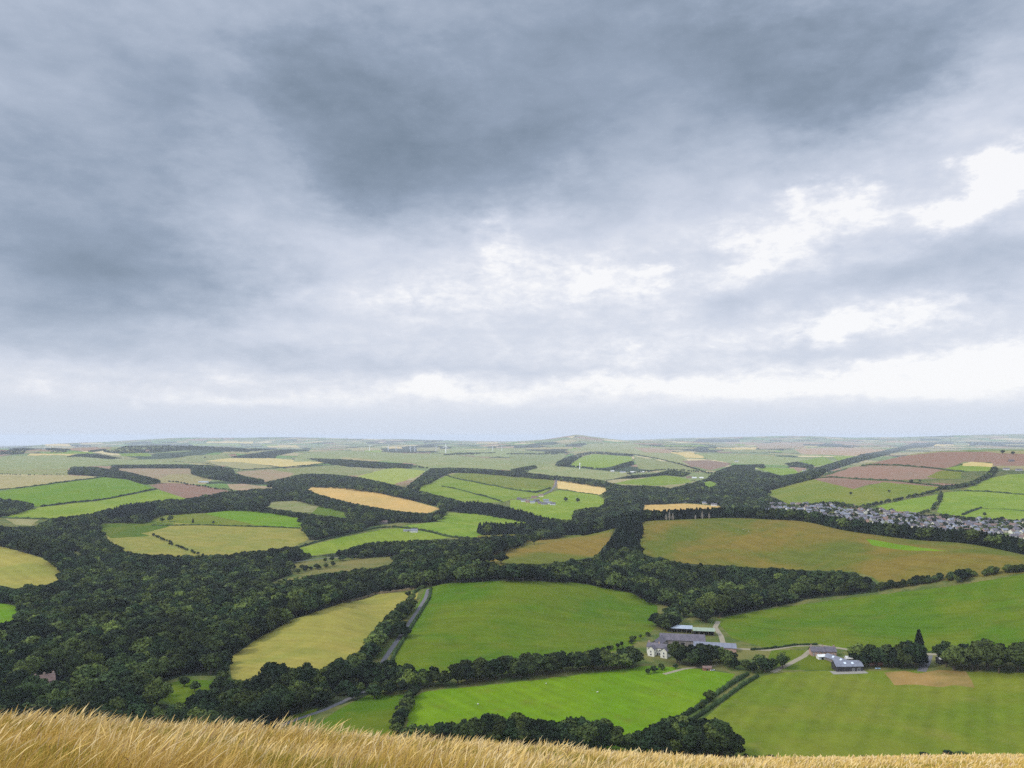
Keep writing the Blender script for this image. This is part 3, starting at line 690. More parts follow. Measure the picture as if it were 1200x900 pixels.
finish(palebark, mixc(t, tnoise(t, g_.outputs[0], .8, 4), (.30, .25, .20), (.45, .39, .32)), .9)

def icosphere(sub=2):
    import bmesh
    bm = bmesh.new(); bmesh.ops.create_icosphere(bm, subdivisions=sub, radius=1)
    v = np.array([tuple(a.co) for a in bm.verts]); f = np.array([[a.index for a in q.verts] for q in bm.faces]); bm.free()
    return v, f
ICO2 = icosphere(2); ICO3 = icosphere(3)
def crown_arrays(seed, kind='b', leaves=1500, leaf=.045):
    r = np.random.default_rng(seed); VV, FF = [], []; off = 0
    def add(v, f):
        nonlocal off
        VV.append(v); FF.append(f + off); off += len(v)
    if kind in 'by':
        n = r.integers(9, 13); lobes = []
        for i in range(n):
            a = i * 2.4 + r.uniform(-.5, .5); h = r.uniform(.38, .80); wide = math.sin(min(1, (h - .15) / .75) * math.pi) * .25 + .04
            rad = r.uniform(.6, 1.15) * wide; s = r.uniform(.13, .20)
            lobes.append((math.cos(a) * rad, math.sin(a) * rad, h, s, s * r.uniform(.75, 1.0)))
        lobes.append((0, 0, .5, .27, .30)); lobes.append((r.uniform(-.08, .08), r.uniform(-.08, .08), .82, .15, .15))
        P0, N0 = [], []
        wts = np.array([l[3] ** 2 for l in lobes]); wts /= wts.sum()
        for l, w in zip(lobes, wts):
            v = ICO2[0].copy(); d = 1 + .22 * r.standard_normal(len(v))[:, None] * .6
            add(v * d * (l[3] * .86, l[3] * .86, l[4] * .86) + l[:3], ICO2[1])
            k = int(leaves * w); q = r.standard_normal((k, 3)); q /= np.linalg.norm(q, axis=1)[:, None]; q[:, 2] = np.where(q[:, 2] < -.5, -q[:, 2], q[:, 2])
            P0.append(q * (l[3], l[3], l[4]) * r.uniform(.86, 1.14, (k, 1)) + l[:3]); N0.append(q)
        P0 = np.concatenate(P0); N0 = np.concatenate(N0)
    else:
        v = []; f = []; m = 9; lev = 7
        for j in range(lev):
            z0 = .12 + .86 * j / lev; rad = .20 * (1 - (z0 - .12) / .9) ** .8
            ring = [(math.cos(6.283 * i / m) * rad * r.uniform(.75, 1.1), math.sin(6.283 * i / m) * rad * r.uniform(.75, 1.1), z0 + r.uniform(-.01, .01)) for i in range(m)]
            v += ring
        v.append((0, 0, .98)); v = np.array(v)
        for j in range(lev - 1):
            for i in range(m):
                a, b, c, d = j*m+i, j*m+(i+1) % m, (j+1)*m+(i+1) % m, (j+1)*m+i
                f += [(a, b, c), (a, c, d)]
        for i in range(m): f.append(((lev-1)*m+i, (lev-1)*m+(i+1) % m, len(v)-1))
        add(v, np.array(f))
        k = leaves; z = r.uniform(0, 1, k) ** 1.35 * .86 + .12; a = r.uniform(0, 6.283, k)
        rad = .23 * (1 - (z - .12) / .88) ** .8 * (.8 + .35 * np.abs(np.sin(z * 38 + np.sin(a * 3)))) + .008
        P0 = np.stack([np.cos(a) * rad, np.sin(a) * rad, z], -1); N0 = np.stack([np.cos(a), np.sin(a), np.full(k, .3)], -1); leaf = leaf * .8
    N0 = N0 + .9 * r.standard_normal(N0.shape); N0 /= np.linalg.norm(N0, axis=1)[:, None]
    t1 = np.cross(N0, r.standard_normal(N0.shape)); t1 /= np.linalg.norm(t1, axis=1)[:, None]; t2 = np.cross(N0, t1)
    s = leaf * r.uniform(.5, 1.25, (len(P0), 1))
    q = np.stack([P0 + t1 * s, P0 + t2 * s * .8, P0 - t1 * s * .9, P0 - t2 * s], 1).reshape(-1, 3)
    i = np.arange(len(P0)) * 4
    add(q, np.concatenate([np.stack([i, i + 1, i + 2], -1), np.stack([i, i + 2, i + 3], -1)]))
    V = np.concatenate(VV); V[:, 2] /= max(1e-6, V[:, 2].max())
    return V, np.concatenate(FF)
def trunk_arrays(seed, kind='b'):
    r = np.random.default_rng(seed + 99); VV, FF = [], []; off = 0
    def limb(p, q, ra, rb):
        nonlocal off
        p, q = np.array(p), np.array(q); d = q - p; d /= np.linalg.norm(d); a = np.cross(d, (.3, .9, .1)); a /= np.linalg.norm(a); b = np.cross(d, a)
        v = []
        for c, rad in ((p, ra), (q, rb)):
            for i in range(6): v.append(c + (a * math.cos(i * 1.0472) + b * math.sin(i * 1.0472)) * rad)
        f = []
        for i in range(6): f += [(i, (i + 1) % 6, 6 + (i + 1) % 6), (i, 6 + (i + 1) % 6, 6 + i)]
        VV.append(np.array(v)); FF.append(np.array(f) + off); off += 12
    if kind == 'c': limb((0, 0, -.05), (0, 0, .6), .022, .01)
    else:
        top = (r.uniform(-.03, .03), r.uniform(-.03, .03), .36)
        limb((0, 0, -.05), top, .034, .022)
        for i in range(5):
            a = i * 1.257 + r.uniform(-.3, .3); limb(top, (math.cos(a) * .22, math.sin(a) * .22, r.uniform(.55, .75)), .017, .006)
    return np.concatenate(VV), np.concatenate(FF)
KIND = {'b': ('broadleaf_tree', LEAF_B, 6), 'c': ('conifer_tree', LEAF_C, 3), 'y': ('young_tree', LEAF_Y, 2)}
PROTO = {}
for k, (nm, lm, n) in KIND.items():
    for i in range(n):
        cv_, cf_ = crown_arrays(11 * i + ord(k), k); tv, tf = trunk_arrays(i, k)
        PROTO[k, i] = (mesh_np('crown', cv_, cf_, lm), mesh_np('trunk', tv, tf, bark))
# lighter meshes for the distant woods (crown and trunk in one)
LITE = {}
for k, (nm, lm, n) in KIND.items():
    for i in range(min(n, 4)):
        cv_, cf_ = crown_arrays(500 + 11 * i + ord(k), k, 520, .075); tv, tf = trunk_arrays(i, k)
        me = mesh_np('tree_shape', np.concatenate([cv_, tv]), np.concatenate([cf_, tf + len(cv_)]), [lm, bark])
        mi = np.zeros(len(cf_) + len(tf), np.int32); mi[len(cf_):] = 1; me.polygons.foreach_set('material_index', mi)
        LITE[k, i] = bpy.data.objects.new('tree_shape', me)      # not linked: only read by the woods' node groups

def thing(name, label, cat, loc=(0, 0, 0), rz=0, group=None):
    o = bpy.data.objects.new(name, None); COL.objects.link(o); o.location = loc; o.rotation_euler = (0, 0, rz)
    o.empty_display_size = .5
    return tag(o, label, cat, group)
def tree(k, x, y, h, w, label, group=None, z=None, name=None):
    nm, lm, n = KIND[k]; i = random.randrange(n)
    z = T(x, y) if z is None else z
    o = thing(name or nm, label, 'tree', (x, y, z - .1), random.uniform(0, 6.28), group)
    o.scale = (w, w, h)
    for me, p in zip(PROTO[k, i], ('crown', 'trunk')): link(p, me, o)
    return o

# ------------------------------------------------------------ where trees stand
def candidates():
    out = []; r = 455.0
    while r < 8600:
        spc = 11.3 if r < 950 else 9.6 if r < 1450 else 11 if r < 2500 else 14 if r < 4500 else 22 if r < 7000 else 40
        a = np.arange(-.66, .66, spc / r); n = len(a)
        aa = a + rng.uniform(-.42, .42, n) * spc / r; rr_ = r + rng.uniform(-.42, .42, n) * spc
        out.append(np.stack([np.sin(aa) * rr_, np.cos(aa) * rr_], -1)); r += spc
    return np.concatenate(out)
CA = candidates(); cx, cyy = CA[:, 0], CA[:, 1]; cz_ = terrain(cx, cyy); cr_ = np.hypot(cx, cyy); caz = np.arctan2(cx, cyy)
bpx, bpy_ = proj(cx, cyy, cz_)
hid = hidden_by(cx, cyy, cz_)
allwood_b = np.zeros(len(cx), int) - 1
for wi, (k, p) in enumerate(wood_px): allwood_b[inside(p, bpx, bpy_)] = wi
hgt = rng.uniform(9.5, 19.5, len(cx)); hgt = np.where(cr_ > 4000, rng.uniform(12, 17, len(cx)), hgt); hgt = np.where(cr_ > 6500, rng.uniform(6, 9, len(cx)), hgt)
kinds = np.array([k for k, _ in wood_px] + ['-'])[allwood_b]
hgt = np.where(kinds == 'y', hgt * .45, hgt); hgt = np.where((cr_ < 950) & (kinds != 'y'), hgt * 1.22, hgt); hgt = hgt * (1 + .22 * np.sin(cx / 37 + 1) * np.sin(cyy / 43))
ok = (allwood_b >= 0) & (hid < .0035)
for q in ([(820,566),(832,563),(844,567),(838,573),(826,573)], [(104,800),(115,796),(126,798),(124,808),(108,809)], [(78,648),(92,645),(100,656),(98,664),(84,662)], [(160,826),(172,813),(184,812),(182,828),(168,834)], [(190,803),(215,796),(257,798),(252,820),(230,830),(205,830),(184,820)]):
    ok &= ~inside(np.array(q, float), bpx, bpy_)
def in_any_wood(px, py):
    m = np.zeros(len(px), bool)
    for k, p in wood_px: m |= inside(p, px, py)
    return m
field_px = []
for f in (.85, .6):
    pass
tpx, tpy = proj(cx, cyy, cz_ + hgt * .8)
fit = in_any_wood(tpx, tpy)
tpx2, tpy2 = proj(cx, cyy, cz_ + hgt * .45)
fit2 = in_any_wood(tpx2, tpy2)
hgt = np.where(fit, hgt, hgt * .62); ok &= (fit | fit2)
road_uv = [c[1] for c in cons if c[0] == 'road']; cuv = uvp(caz, cr_)
for p in road_uv: ok &= ~inside(p, cuv[:, 0], cuv[:, 1])
CLEAR = [(G(54, 808), 14), (G(50,816), 9), (G(486, 623), 22), (G(634, 617), 14), (G(656, 619), 16), (G(654, 624), 10), (G(108, 785), 5)]
for p, rad in CLEAR: ok &= np.hypot(cx - p.x, cyy - p.y) > rad
trees = [(kinds[i], cx[i], cyy[i], cz_[i], hgt[i], allwood_b[i]) for i in np.nonzero(ok)[0]]
# the belt behind the golden hill's crest
for px in np.arange(560, 1290, 2.6):
    if px < 565: continue
    a, r = crest_pt(px)
    for row in range(6):
        r2 = r + 16 + row * 9 + random.uniform(-4, 4); a2 = a + random.uniform(-.004, .004)
        x, y = math.sin(a2) * r2, math.cos(a2) * r2; z = T(x, y)
        # tall enough to stand over the crest as in the belt seen there
        hgt_ = (19 if px > 760 else 21) + random.uniform(-2.5, 2.5)
        trees.append(('c' if random.random() < .8 else 'b', x, y, z, hgt_, 1000))
# rows of trees along field edges: (points, spacing m, height, kind, id)
def polyw(pl, step):
    pw = [G(*p) for p in pl]; out = []
    for a, b in zip(pw[:-1], pw[1:]):
        d = (b - a); n = max(1, int(d.xy.length / step))
        for i in range(n): out.append((a.x + d.x * i / n, a.y + d.y * i / n))
    out.append((pw[-1].x, pw[-1].y)); return out
ROWS = [
 (2001, [(300,822),(330,815),(370,812),(410,805),(440,803)], 7, 20, 'b', 2),
 (2002, [(452,798),(480,808),(520,803),(560,799),(600,795),(640,790),(690,786),(730,784),(744,783)], 7, 16, 'b', 2),
 (2003, [(395,800),(415,790),(428,778),(440,765),(452,748),(464,733),(474,722),(481,716)], 7, 15, 'b', 2),
 (2004, [(270,815),(300,832),(330,838)], 8, 12, 'b', 2),
 (2005, [(480,872),(500,870),(542,870)], 5, 12, 'b', 2),
 (2006, [(556,880),(580,880),(620,880),(660,882),(708,884)], 5, 19, 'b', 3),
 (2007, [(735,884),(748,885)], 7, 16, 'b', 1),
 (2008, [(768,886),(790,888),(820,890),(858,890)], 5, 20, 'b', 3),
 (2009, [(794,779),(812,781),(831,778)], 7, 17, 'b', 2),
 (2010, [(852,778),(862,786),(880,788),(905,786),(920,784)], 8, 12, 'b', 2),
 (2011, [(1008,782),(1025,781),(1045,782),(1072,782)], 7, 19, 'b', 2),
 (2012, [(1120,787),(1145,787),(1170,788),(1210,789),(1260,790)], 8, 23, 'b', 3),
 (2013, [(770,735),(785,740),(790,722),(815,724),(828,730)], 8, 14, 'b', 2),
 (2014, [(1030,692),(1060,688),(1085,684),(1110,680),(1130,678),(1160,674),(1200,670),(1250,666)], 5, 8, 'b', 2),
 (2015, [(1122,684),(1130,682)], 8, 13, 'b', 1),
 (2016, [(262,810),(258,800),(262,790),(266,778)], 7, 10, 'b', 1),
 (2017, [(700,765),(730,758),(745,750),(760,745)], 6, 5, 'b', 1),
 (2018, [(178,628),(195,635),(215,644),(238,652)], 9, 5, 'b', 1),
 (2019, [(1010,596),(1040,589),(1060,585),(1085,580),(1100,575),(1106,572)], 10, 9, 'b', 1),
 (2020, [(1104,578),(1100,590),(1094,597),(1078,604)], 10, 8, 'b', 1),
 (2021, [(1106,574),(1125,572),(1140,569),(1152,563),(1162,558),(1168,551)], 9, 12, 'b', 2),
 (2022, [(900,594),(930,596),(955,594),(975,592),(1000,596)], 9, 11, 'b', 2),
 (2023, [(1105,608),(1125,610),(1140,612)], 9, 12, 'b', 2),
 (2024, [(200,565),(225,569),(250,573),(290,578)], 14, 7, 'b', 1),
 (2025, [(0,556),(40,557),(80,556)], 16, 6, 'b', 1),
 (2026, [(570,622),(600,620),(625,620)], 10, 5, 'b', 1),
 (2027, [(330,665),(360,668),(390,664),(330,676),(300,684)], 12, 8, 'b', 1),
 (2028, [(380,659),(420,655),(460,651),(510,648)], 11, 9, 'b', 1),
 (2030, [(760,790),(775,785),(788,783)], 8, 6, 'b', 1),
 (2031, [(743,533),(780,540),(800,545),(820,552),(832,556)], 20, 8, 'b', 1),
 (2032, [(735,556),(780,551),(835,555)], 18, 10, 'b', 1),
 (2033, [(465,545),(500,549)], 18, 10, 'b', 1),
 (2034, [(275,552),(330,548),(390,543)], 22, 6, 'b', 1),
 (2035, [(840,768),(850,776)], 8, 10, 'b', 1),
 (2036, [(475,712),(484,704),(478,700)], 7, 9, 'b', 1),
 (2038, [(464,860),(470,845),(476,830),(481,818),(485,808)], 5, 8, 'b', 2),
 (2039, [(198,815),(212,806),(228,812),(236,820),(250,812)], 11, 10, 'b', 1),
 (2037, [(425,800),(445,808),(470,812),(440,818)], 8, 11, 'b', 2),
]
for (rid, pl, step, h, k, nrow) in ROWS:
    for (x, y) in polyw(pl, step):
        for q in range(max(1, nrow)):
            if random.random() < .08: continue
            xx = x + random.uniform(-.35, .35) * step; yy = y + q * step * .9 + random.uniform(-.35, .35) * step
            trees.append((k, xx, yy, T(xx, yy), h * random.uniform(.78, 1.15), rid))
SINGLES = [  # px, py, height, kind, label
 (1078,780,31,'c','tallest tree by the dark barn, pointed conifer at the clump\'s right end'),
 (663,588,15,'b','round tree standing alone in the green field, left one of the pair'),
 (677,589,15,'b','round tree standing alone in the green field, right one of the pair'),
 (190,612,11,'b','small dark tree on the strip above the golden field, leftmost of three'),
 (199,611,14,'b','taller dark tree on the strip above the golden field, middle of three'),
 (226,613,12,'c','pointed dark tree on the strip above the golden field, rightmost of three'),
 (250,614,7,'b','tiny shrub tree on the edge between green strip and golden field'),
 (1068,566,12,'b','lone round tree on the hedge below the red brown field'),
 (1154,605,10,'b','lone small tree above the short hedge in the green field by the village'),
 (1175,532,16,'b','dark tree on the far skyline, left one of two on the tan strip'),
 (1187,533,14,'b','dark tree on the far skyline, right one of two on the tan strip'),
 (832,822,9,'b','small dark bush tree beside the long hedge below the farm'),
 (823,830,5,'b','tiny bush at the foot of the long hedge below the farm'),
 (318,812,24,'b','very dark round tree at the lower corner of the pale gold field'),
 (471,748,17,'b','tall tree leaning over the lane beside the pale gold field'),
 (626,638,17,'b','big round tree in front of the conifer belt by the white houses'),
 (443,565,10,'c','tiny dark tree at the lower tip of the yellow green field'),
 (1078,565,9,'b','small tree on the soil edge of the right hill'),
 (997,580,9,'b','small tree on the light slope above the village'),
 (1042,577,8,'b','small tree alone on the light green slope of the right hill'),
 (240,537,14,'b','tiny tree alone on the far pale green field'),
  (822,781,17,'b','wide dark tree right before the long steading roof'),
]
for (px, py, h, k, lb) in SINGLES:
    p = G(px, py); trees.append((k, p.x, p.y, p.z, h, lb))
# pick the ones that stand as individuals: the largest in view
def visible_top(x, y, z, h):
    a = math.atan2(x, y); r = math.hypot(x, y)
    return (z + h - CZ) / r > float(brow_slope(np.array(a))) + .006 and float(hidden_by(np.array([x]), np.array([y]), np.array([z + h * .75]))[0]) < 0
rank = {'b': [], 'c': [], 'y': []}
for i, (k, x, y, z, h, w) in enumerate(trees):
    px, py = proj(np.array(x), np.array(y), np.array(z))
    if -6 < float(px) < 1206 and visible_top(x, y, z, h): rank[str(k)].append((-(h / math.hypot(x, y)) - (5 if isinstance(w, str) else 0), i))
chosen = set()
for k, lim in (('b', 292), ('c', 60), ('y', 0)): chosen |= {i for _, i in sorted(rank[k])[:lim]}
ROWL = {2001: ('dark broadleaf tree in the tall clump below the pale gold field', 'trees below the pale gold field'),
 2002: ('dark green tree in the belt between the domed field and the bright green field', 'trees in the belt between two green fields'),
 2003: ('dark tree beside the grey lane at the edge of the pale gold field', 'trees along the grey lane'),
 2004: ('dark tree beside the track below the pale gold field', 'trees by the lower track'),
 2005: ('low dark bushy tree rising behind the straw grass by the bright green field', 'low trees behind the straw grass'),
 2006: ('dark tree in the long clump at the foot of the bright green field', 'trees at the foot of the bright green field'),
 2007: ('small dark tree in the gap between the two clumps behind the grass', 'trees between the clumps'),
 2008: ('dark tree in the thick clump where the two lower fields meet the grass', 'trees where the lower fields meet'),
 2009: ('dark tree crowding in front of the farm steading', 'trees before the steading'),
 2010: ('dark tree in the clump between the steading and the right field', 'trees right of the steading'),
 2011: ('dark tree in the clump just right of the dark barn', 'trees right of the dark barn'),
 2012: ('large dark tree in the clump at the end of the farm track', 'trees at the end of the farm track'),
 2013: ('dark tree behind the open farm sheds', 'trees behind the farm sheds'),
 2014: ('low dark tree in the line under the golden hill', 'trees under the golden hill'),
 2015: ('taller dark tree in the line under the golden hill', 'taller trees under the golden hill'),
 2016: ('small dark tree along the track left of the pale gold field', 'trees left of the pale gold field'),
 2017: ('small bush tree on the bank left of the farmhouse', 'bushes left of the farmhouse'),
 2030: ('small bush tree in front of the farmhouse garden', 'bushes before the farmhouse'),
 2035: ('dark tree at the right end of the steading', 'trees at the steading end'),
 2036: ('small dark tree at the bend of the grey lane', 'trees at the lane bend'),
 2038: ('leafy small tree in the strip between the small meadow and the bright green field', 'trees between the meadow and the bright field'),
 2039: ('dark tree standing in the small green meadow inside the wood', 'trees in the small meadow'),
 2037: ('dark tree where the lane meets the tree belt', 'trees where the lane meets the belt')}
def woodlabel(k, x, y, z, w):
    if isinstance(w, str): return w, None
    if w in ROWL: return ROWL[w]
    px, py = (float(v) for v in proj(np.array(x), np.array(y), np.array(z)))
    nm = 'conifer' if k == 'c' else 'broadleaf tree'
    if w == 1000: return f'dark {nm} in the belt behind the golden hill crest', f'{nm}s behind the golden hill crest'
    if px > 690 and py < 730: return f'dark {nm} in the wood under the golden hill', f'{nm}s in the wood under the golden hill'
    if py > 800 and px < 140: return f'dark {nm} in the wood around the pink stone house', f'{nm}s around the stone house'
    if py > 800: return f'dark {nm} in the wood just beyond the straw grass', f'{nm}s just beyond the straw grass'
    if px > 430: return f'dark {nm} in the wood above the domed green field', f'{nm}s above the domed green field'
    if px > 250: return f'dark {nm} in the wood above the pale gold field', f'{nm}s above the pale gold field'
    return f'dark {nm} in the deep wood left of the pale gold field', f'{nm}s left of the pale gold field'
for i in sorted(chosen):
    k, x, y, z, h, w = trees[i]; k = str(k); lb, gr = woodlabel(k, x, y, z, w)
    wd = h * (random.uniform(.9, 1.3) if k != 'c' else random.uniform(.85, 1.1))
    if isinstance(w, str): wd = h * (1.15 if k == 'b' else .8)
    tree(k, float(x), float(y), float(h), float(wd), lb, gr, float(z))
print('TREES', len(trees), 'chosen', len(chosen), {k: len(v) for k, v in rank.items()})
# the mass of the woods: one object per kind, copies placed by a node group
def scatter(name, k, rows, label, cat):
    n = len(rows); A = np.array([(r[1], r[2], r[3] - .2) for r in rows]); H = np.array([r[4] for r in rows], float)
    me = bpy.data.meshes.new(name); me.vertices.add(n); me.vertices.foreach_set('co', A.astype(np.float32).ravel())
    W = H * (rng.uniform(.95, 1.45, n) if k != 'c' else rng.uniform(.85, 1.1, n)); rr2 = np.hypot(A[:, 0], A[:, 1])
    W = W * np.where(rr2 > 7000, 2.6, np.where(rr2 > 4500, 1.35, 1.0))
    S = np.stack([W, W, H], -1)
    at = me.attributes.new('siz', 'FLOAT_VECTOR', 'POINT'); at.data.foreach_set('vector', S.astype(np.float32).ravel())
    at = me.attributes.new('rot', 'FLOAT_VECTOR', 'POINT'); Ro = np.zeros((n, 3), np.float32); Ro[:, 2] = rng.uniform(0, 6.28, n); at.data.foreach_set('vector', Ro.ravel())
    o = link(name, me); tag(o, label, cat, kind='stuff')
    ng = bpy.data.node_groups.new(name, 'GeometryNodeTree')
    ng.interface.new_socket('Geometry', in_out='INPUT', socket_type='NodeSocketGeometry'); ng.interface.new_socket('Geometry', in_out='OUTPUT', socket_type='NodeSocketGeometry')
    gi, go = ng.nodes.new('NodeGroupInput'), ng.nodes.new('NodeGroupOutput')
    jn = ng.nodes.new('GeometryNodeGeometryToInstance')
    for kk, i in LITE:
        if kk != k: continue
        oi = ng.nodes.new('GeometryNodeObjectInfo'); oi.inputs['Object'].default_value = LITE[kk, i]; oi.inputs['As Instance'].default_value = False
        ng.links.new(oi.outputs['Geometry'], jn.inputs[0])
    ip = ng.nodes.new('GeometryNodeInstanceOnPoints'); ip.inputs['Pick Instance'].default_value = True
    a1 = ng.nodes.new('GeometryNodeInputNamedAttribute'); a1.data_type = 'FLOAT_VECTOR'; a1.inputs[0].default_value = 'siz'
    a2 = ng.nodes.new('GeometryNodeInputNamedAttribute'); a2.data_type = 'FLOAT_VECTOR'; a2.inputs[0].default_value = 'rot'
    ng.links.new(gi.outputs[0], ip.inputs['Points']); ng.links.new(jn.outputs[0], ip.inputs['Instance'])
    e2r = ng.nodes.new('FunctionNodeEulerToRotation'); ng.links.new(a2.outputs[0], e2r.inputs[0])
    ng.links.new(e2r.outputs[0], ip.inputs['Rotation']); ng.links.new(a1.outputs[0], ip.inputs['Scale'])
    ng.links.new(ip.outputs[0], go.inputs[0])
    md = o.modifiers.new('scatter', 'NODES'); md.node_group = ng
    return o
rest = [t_ for i, t_ in enumerate(trees) if i not in chosen]
scatter('woodland', 'b', [r for r in rest if r[0] == 'b'], 'dark green broadleaf woods filling the valley and dividing the fields', 'woodland')
scatter('conifer_forest', 'c', [r for r in rest if r[0] == 'c'], 'blackish conifer plantation under and behind the golden hill', 'forest')
scatter('young_plantation', 'y', [r for r in rest if r[0] == 'y'], 'lighter green young plantation in the middle of the valley wood', 'plantation')
# village and shrub trees fill later

# ------------------------------------------------------------ hedges
def hedge(pl, h, w, label, mat=LEAF_H, group=None, name='hedge', step=None):
    pw = [G(*p) for p in pl]; L0 = sum((b - a).xy.length for a, b in zip(pw[:-1], pw[1:]))
    dist_ = pw[0].xy.length; st = step or max(.8, dist_ / 1400); 
    P = []; 
    for a, b in zip(pw[:-1], pw[1:]):
        n = max(1, int((b - a).xy.length / st))
        for i in range(n): P.append(a + (b - a) * (i / n))
    P.append(pw[-1]); P = np.array([(p.x, p.y) for p in P]); d = np.gradient(P, axis=0); d /= np.linalg.norm(d, axis=1)[:, None] + 1e-9
    nn = np.stack([-d[:, 1], d[:, 0]], -1); n = len(P)
    prof = [(-.5, -.2), (-.52, .5), (-.3, .95), (.05, 1.05), (.35, .92), (.52, .45), (.5, -.2)]
    hv = h * (1 + .38 * np.sin(np.arange(n) * .37) * np.sin(np.arange(n) * .113 + 1) + rng.uniform(-.18, .18, n)); V = []
    zz = terrain(P[:, 0], P[:, 1])
    for (a, b) in prof:
        q = P + nn * (w * (a + rng.uniform(-.1, .1, n)))[:, None]
        V.append(np.concatenate([q, (zz + hv * b)[:, None]], 1))
    V = np.stack(V, 1).reshape(-1, 3); m = len(prof); f = []
    i = np.arange(n - 1)
    for j in range(m - 1): f.append(np.stack([i * m + j, (i + 1) * m + j, (i + 1) * m + j + 1, i * m + j + 1], -1))
    f = np.concatenate(f)
    k = int(min(9000, L0 * h * (5 if dist_ < 1200 else .8)))
    if k > 20:
        ii = rng.integers(0, n, k); a = rng.uniform(-.6, .6, k); b = rng.uniform(.1, 1.12, k) * (1 - .25 * np.abs(a))
        c = np.concatenate([P[ii] + nn[ii] * (w * a)[:, None] + rng.uniform(-st, st, (k, 2)), (zz[ii] + hv[ii] * b)[:, None]], 1)
        N0 = rng.standard_normal((k, 3)); N0 /= np.linalg.norm(N0, axis=1)[:, None]; t1 = np.cross(N0, rng.standard_normal((k, 3))); t1 /= np.linalg.norm(t1, axis=1)[:, None]; t2 = np.cross(N0, t1)
        s = rng.uniform(.2, .5, (k, 1)) * (1 if dist_ < 1200 else 1.6)
        q = np.stack([c + t1 * s, c + t2 * s, c - t1 * s, c - t2 * s], 1).reshape(-1, 3)
        f = np.concatenate([f, (np.arange(k)[:, None] * 4 + np.arange(4)) + len(V)]); V = np.concatenate([V, q])
    o = link(name, mesh_np(name, V, f, mat)); return tag(o, label, 'hedge', group)
HEDGES = [
 ([(-60,583),(0,574.5),(60,567.5),(122,558.5)], 4, 5, 'dark hedge along the top of the large bright green field at the left edge'),
 ([(48,594),(110,587),(150,580),(183,573.5)], 4, 5, 'dark hedge between the bright green and light green fields on the left'),
 ([(3,607),(40,608.5),(75,609)], 3.5, 4, 'low hedge under the light green field near the small tan clearing'),
 ([(205,541),(240,543),(284,551)], 3, 5, 'faint hedge above the tan field in the far left'),
 ([(284,551),(330,548),(384,543)], 4, 6, 'dark hedge under the far pale wheat strip'),
 ([(178,616),(240,615.5),(300,617.5),(352,619.5)], 2, 3, 'thin hedge between lime strip and golden field'),
 ([(345,643),(375,634.5),(410,626),(440,619),(458,618)], 3, 4, 'hedge curving round the top of the light green field by the square wood'),
 ([(460,618),(485,620),(520,628),(562,632.5)], 3.5, 4, 'dark hedge running right from the white croft'),
 ([(523,557),(560,566),(600,573.5)], 4, 5, 'dark hedge line crossing the upper light green fields'),
 ([(518,570),(545,576),(570,582),(588,588)], 3, 5, 'broken hedge line in the middle of the light green fields'),
 ([(598,573.5),(628,577),(645,572)], 4, 5, 'short hedge above the hamlet'),
 ([(654,573.5),(700,580)], 2, 4, 'thin hedge under the small wheat field'),
 ([(1000,561.5),(1060,565),(1095,569),(1120,572)], 4, 5, 'hedge between the red brown soil and the green slope'),
 ([(1010,546),(1040,545.5),(1075,547.5),(1110,551.5),(1130,553)], 4, 6, 'dark hedge line crossing the red brown hillside'),
 ([(940,562),(1000,561.5)], 3, 5, 'short hedge at the left end of the red brown soil'),
 ([(1130,575.5),(1165,577),(1200,580),(1260,583)], 3.5, 5, 'hedge between the two green fields above the village'),
 ([(1128,604),(1138,599.5),(1150,596)], 4, 5, 'short stub of hedge in the green field by the village'),
 ([(1150,596),(1175,597),(1200,599)], 1.5, 3, 'faint low hedge running on from the stub'),
 ([(790,846),(815,832),(840,814),(862,799),(876,791)], 2.6, 3, 'long trimmed hedge running up from the trees to the farm'),
 ([(805,848),(825,836),(848,820),(870,804),(888,793)], 2.2, 2.6, 'second long hedge beside the first, nearer the striped field'),
 ([(505,690),(503,702),(494,716),(484,732),(474,748),(462,768),(458,778)], 2.2, 2.5, 'low hedge on the domed field side of the grey lane'),
 ([(498,689),(492,690),(484,697)], 3, 3, 'dark hedge around the bend of the lane'),
 ([(880,762),(905,760),(935,756),(958,756)], 1.6, 2, 'low wall hedge beyond the farm track'),
 ([(1060,763),(1100,765),(1150,766),(1200,765)], 1.4, 2, 'low hedge along the far side of the farm track'),
 ([(735,770),(700,778),(640,783)], 2, 3, 'low hedge under the domed field'),
 ([(400,706),(440,696),(486,690)], 2, 3, 'pale bank hedge over the top of the gold field'),
]
for (pl, h, w, lb) in HEDGES: hedge(pl, h, w, lb, LEAF_H if 'pale bank' not in lb else LEAF_D)

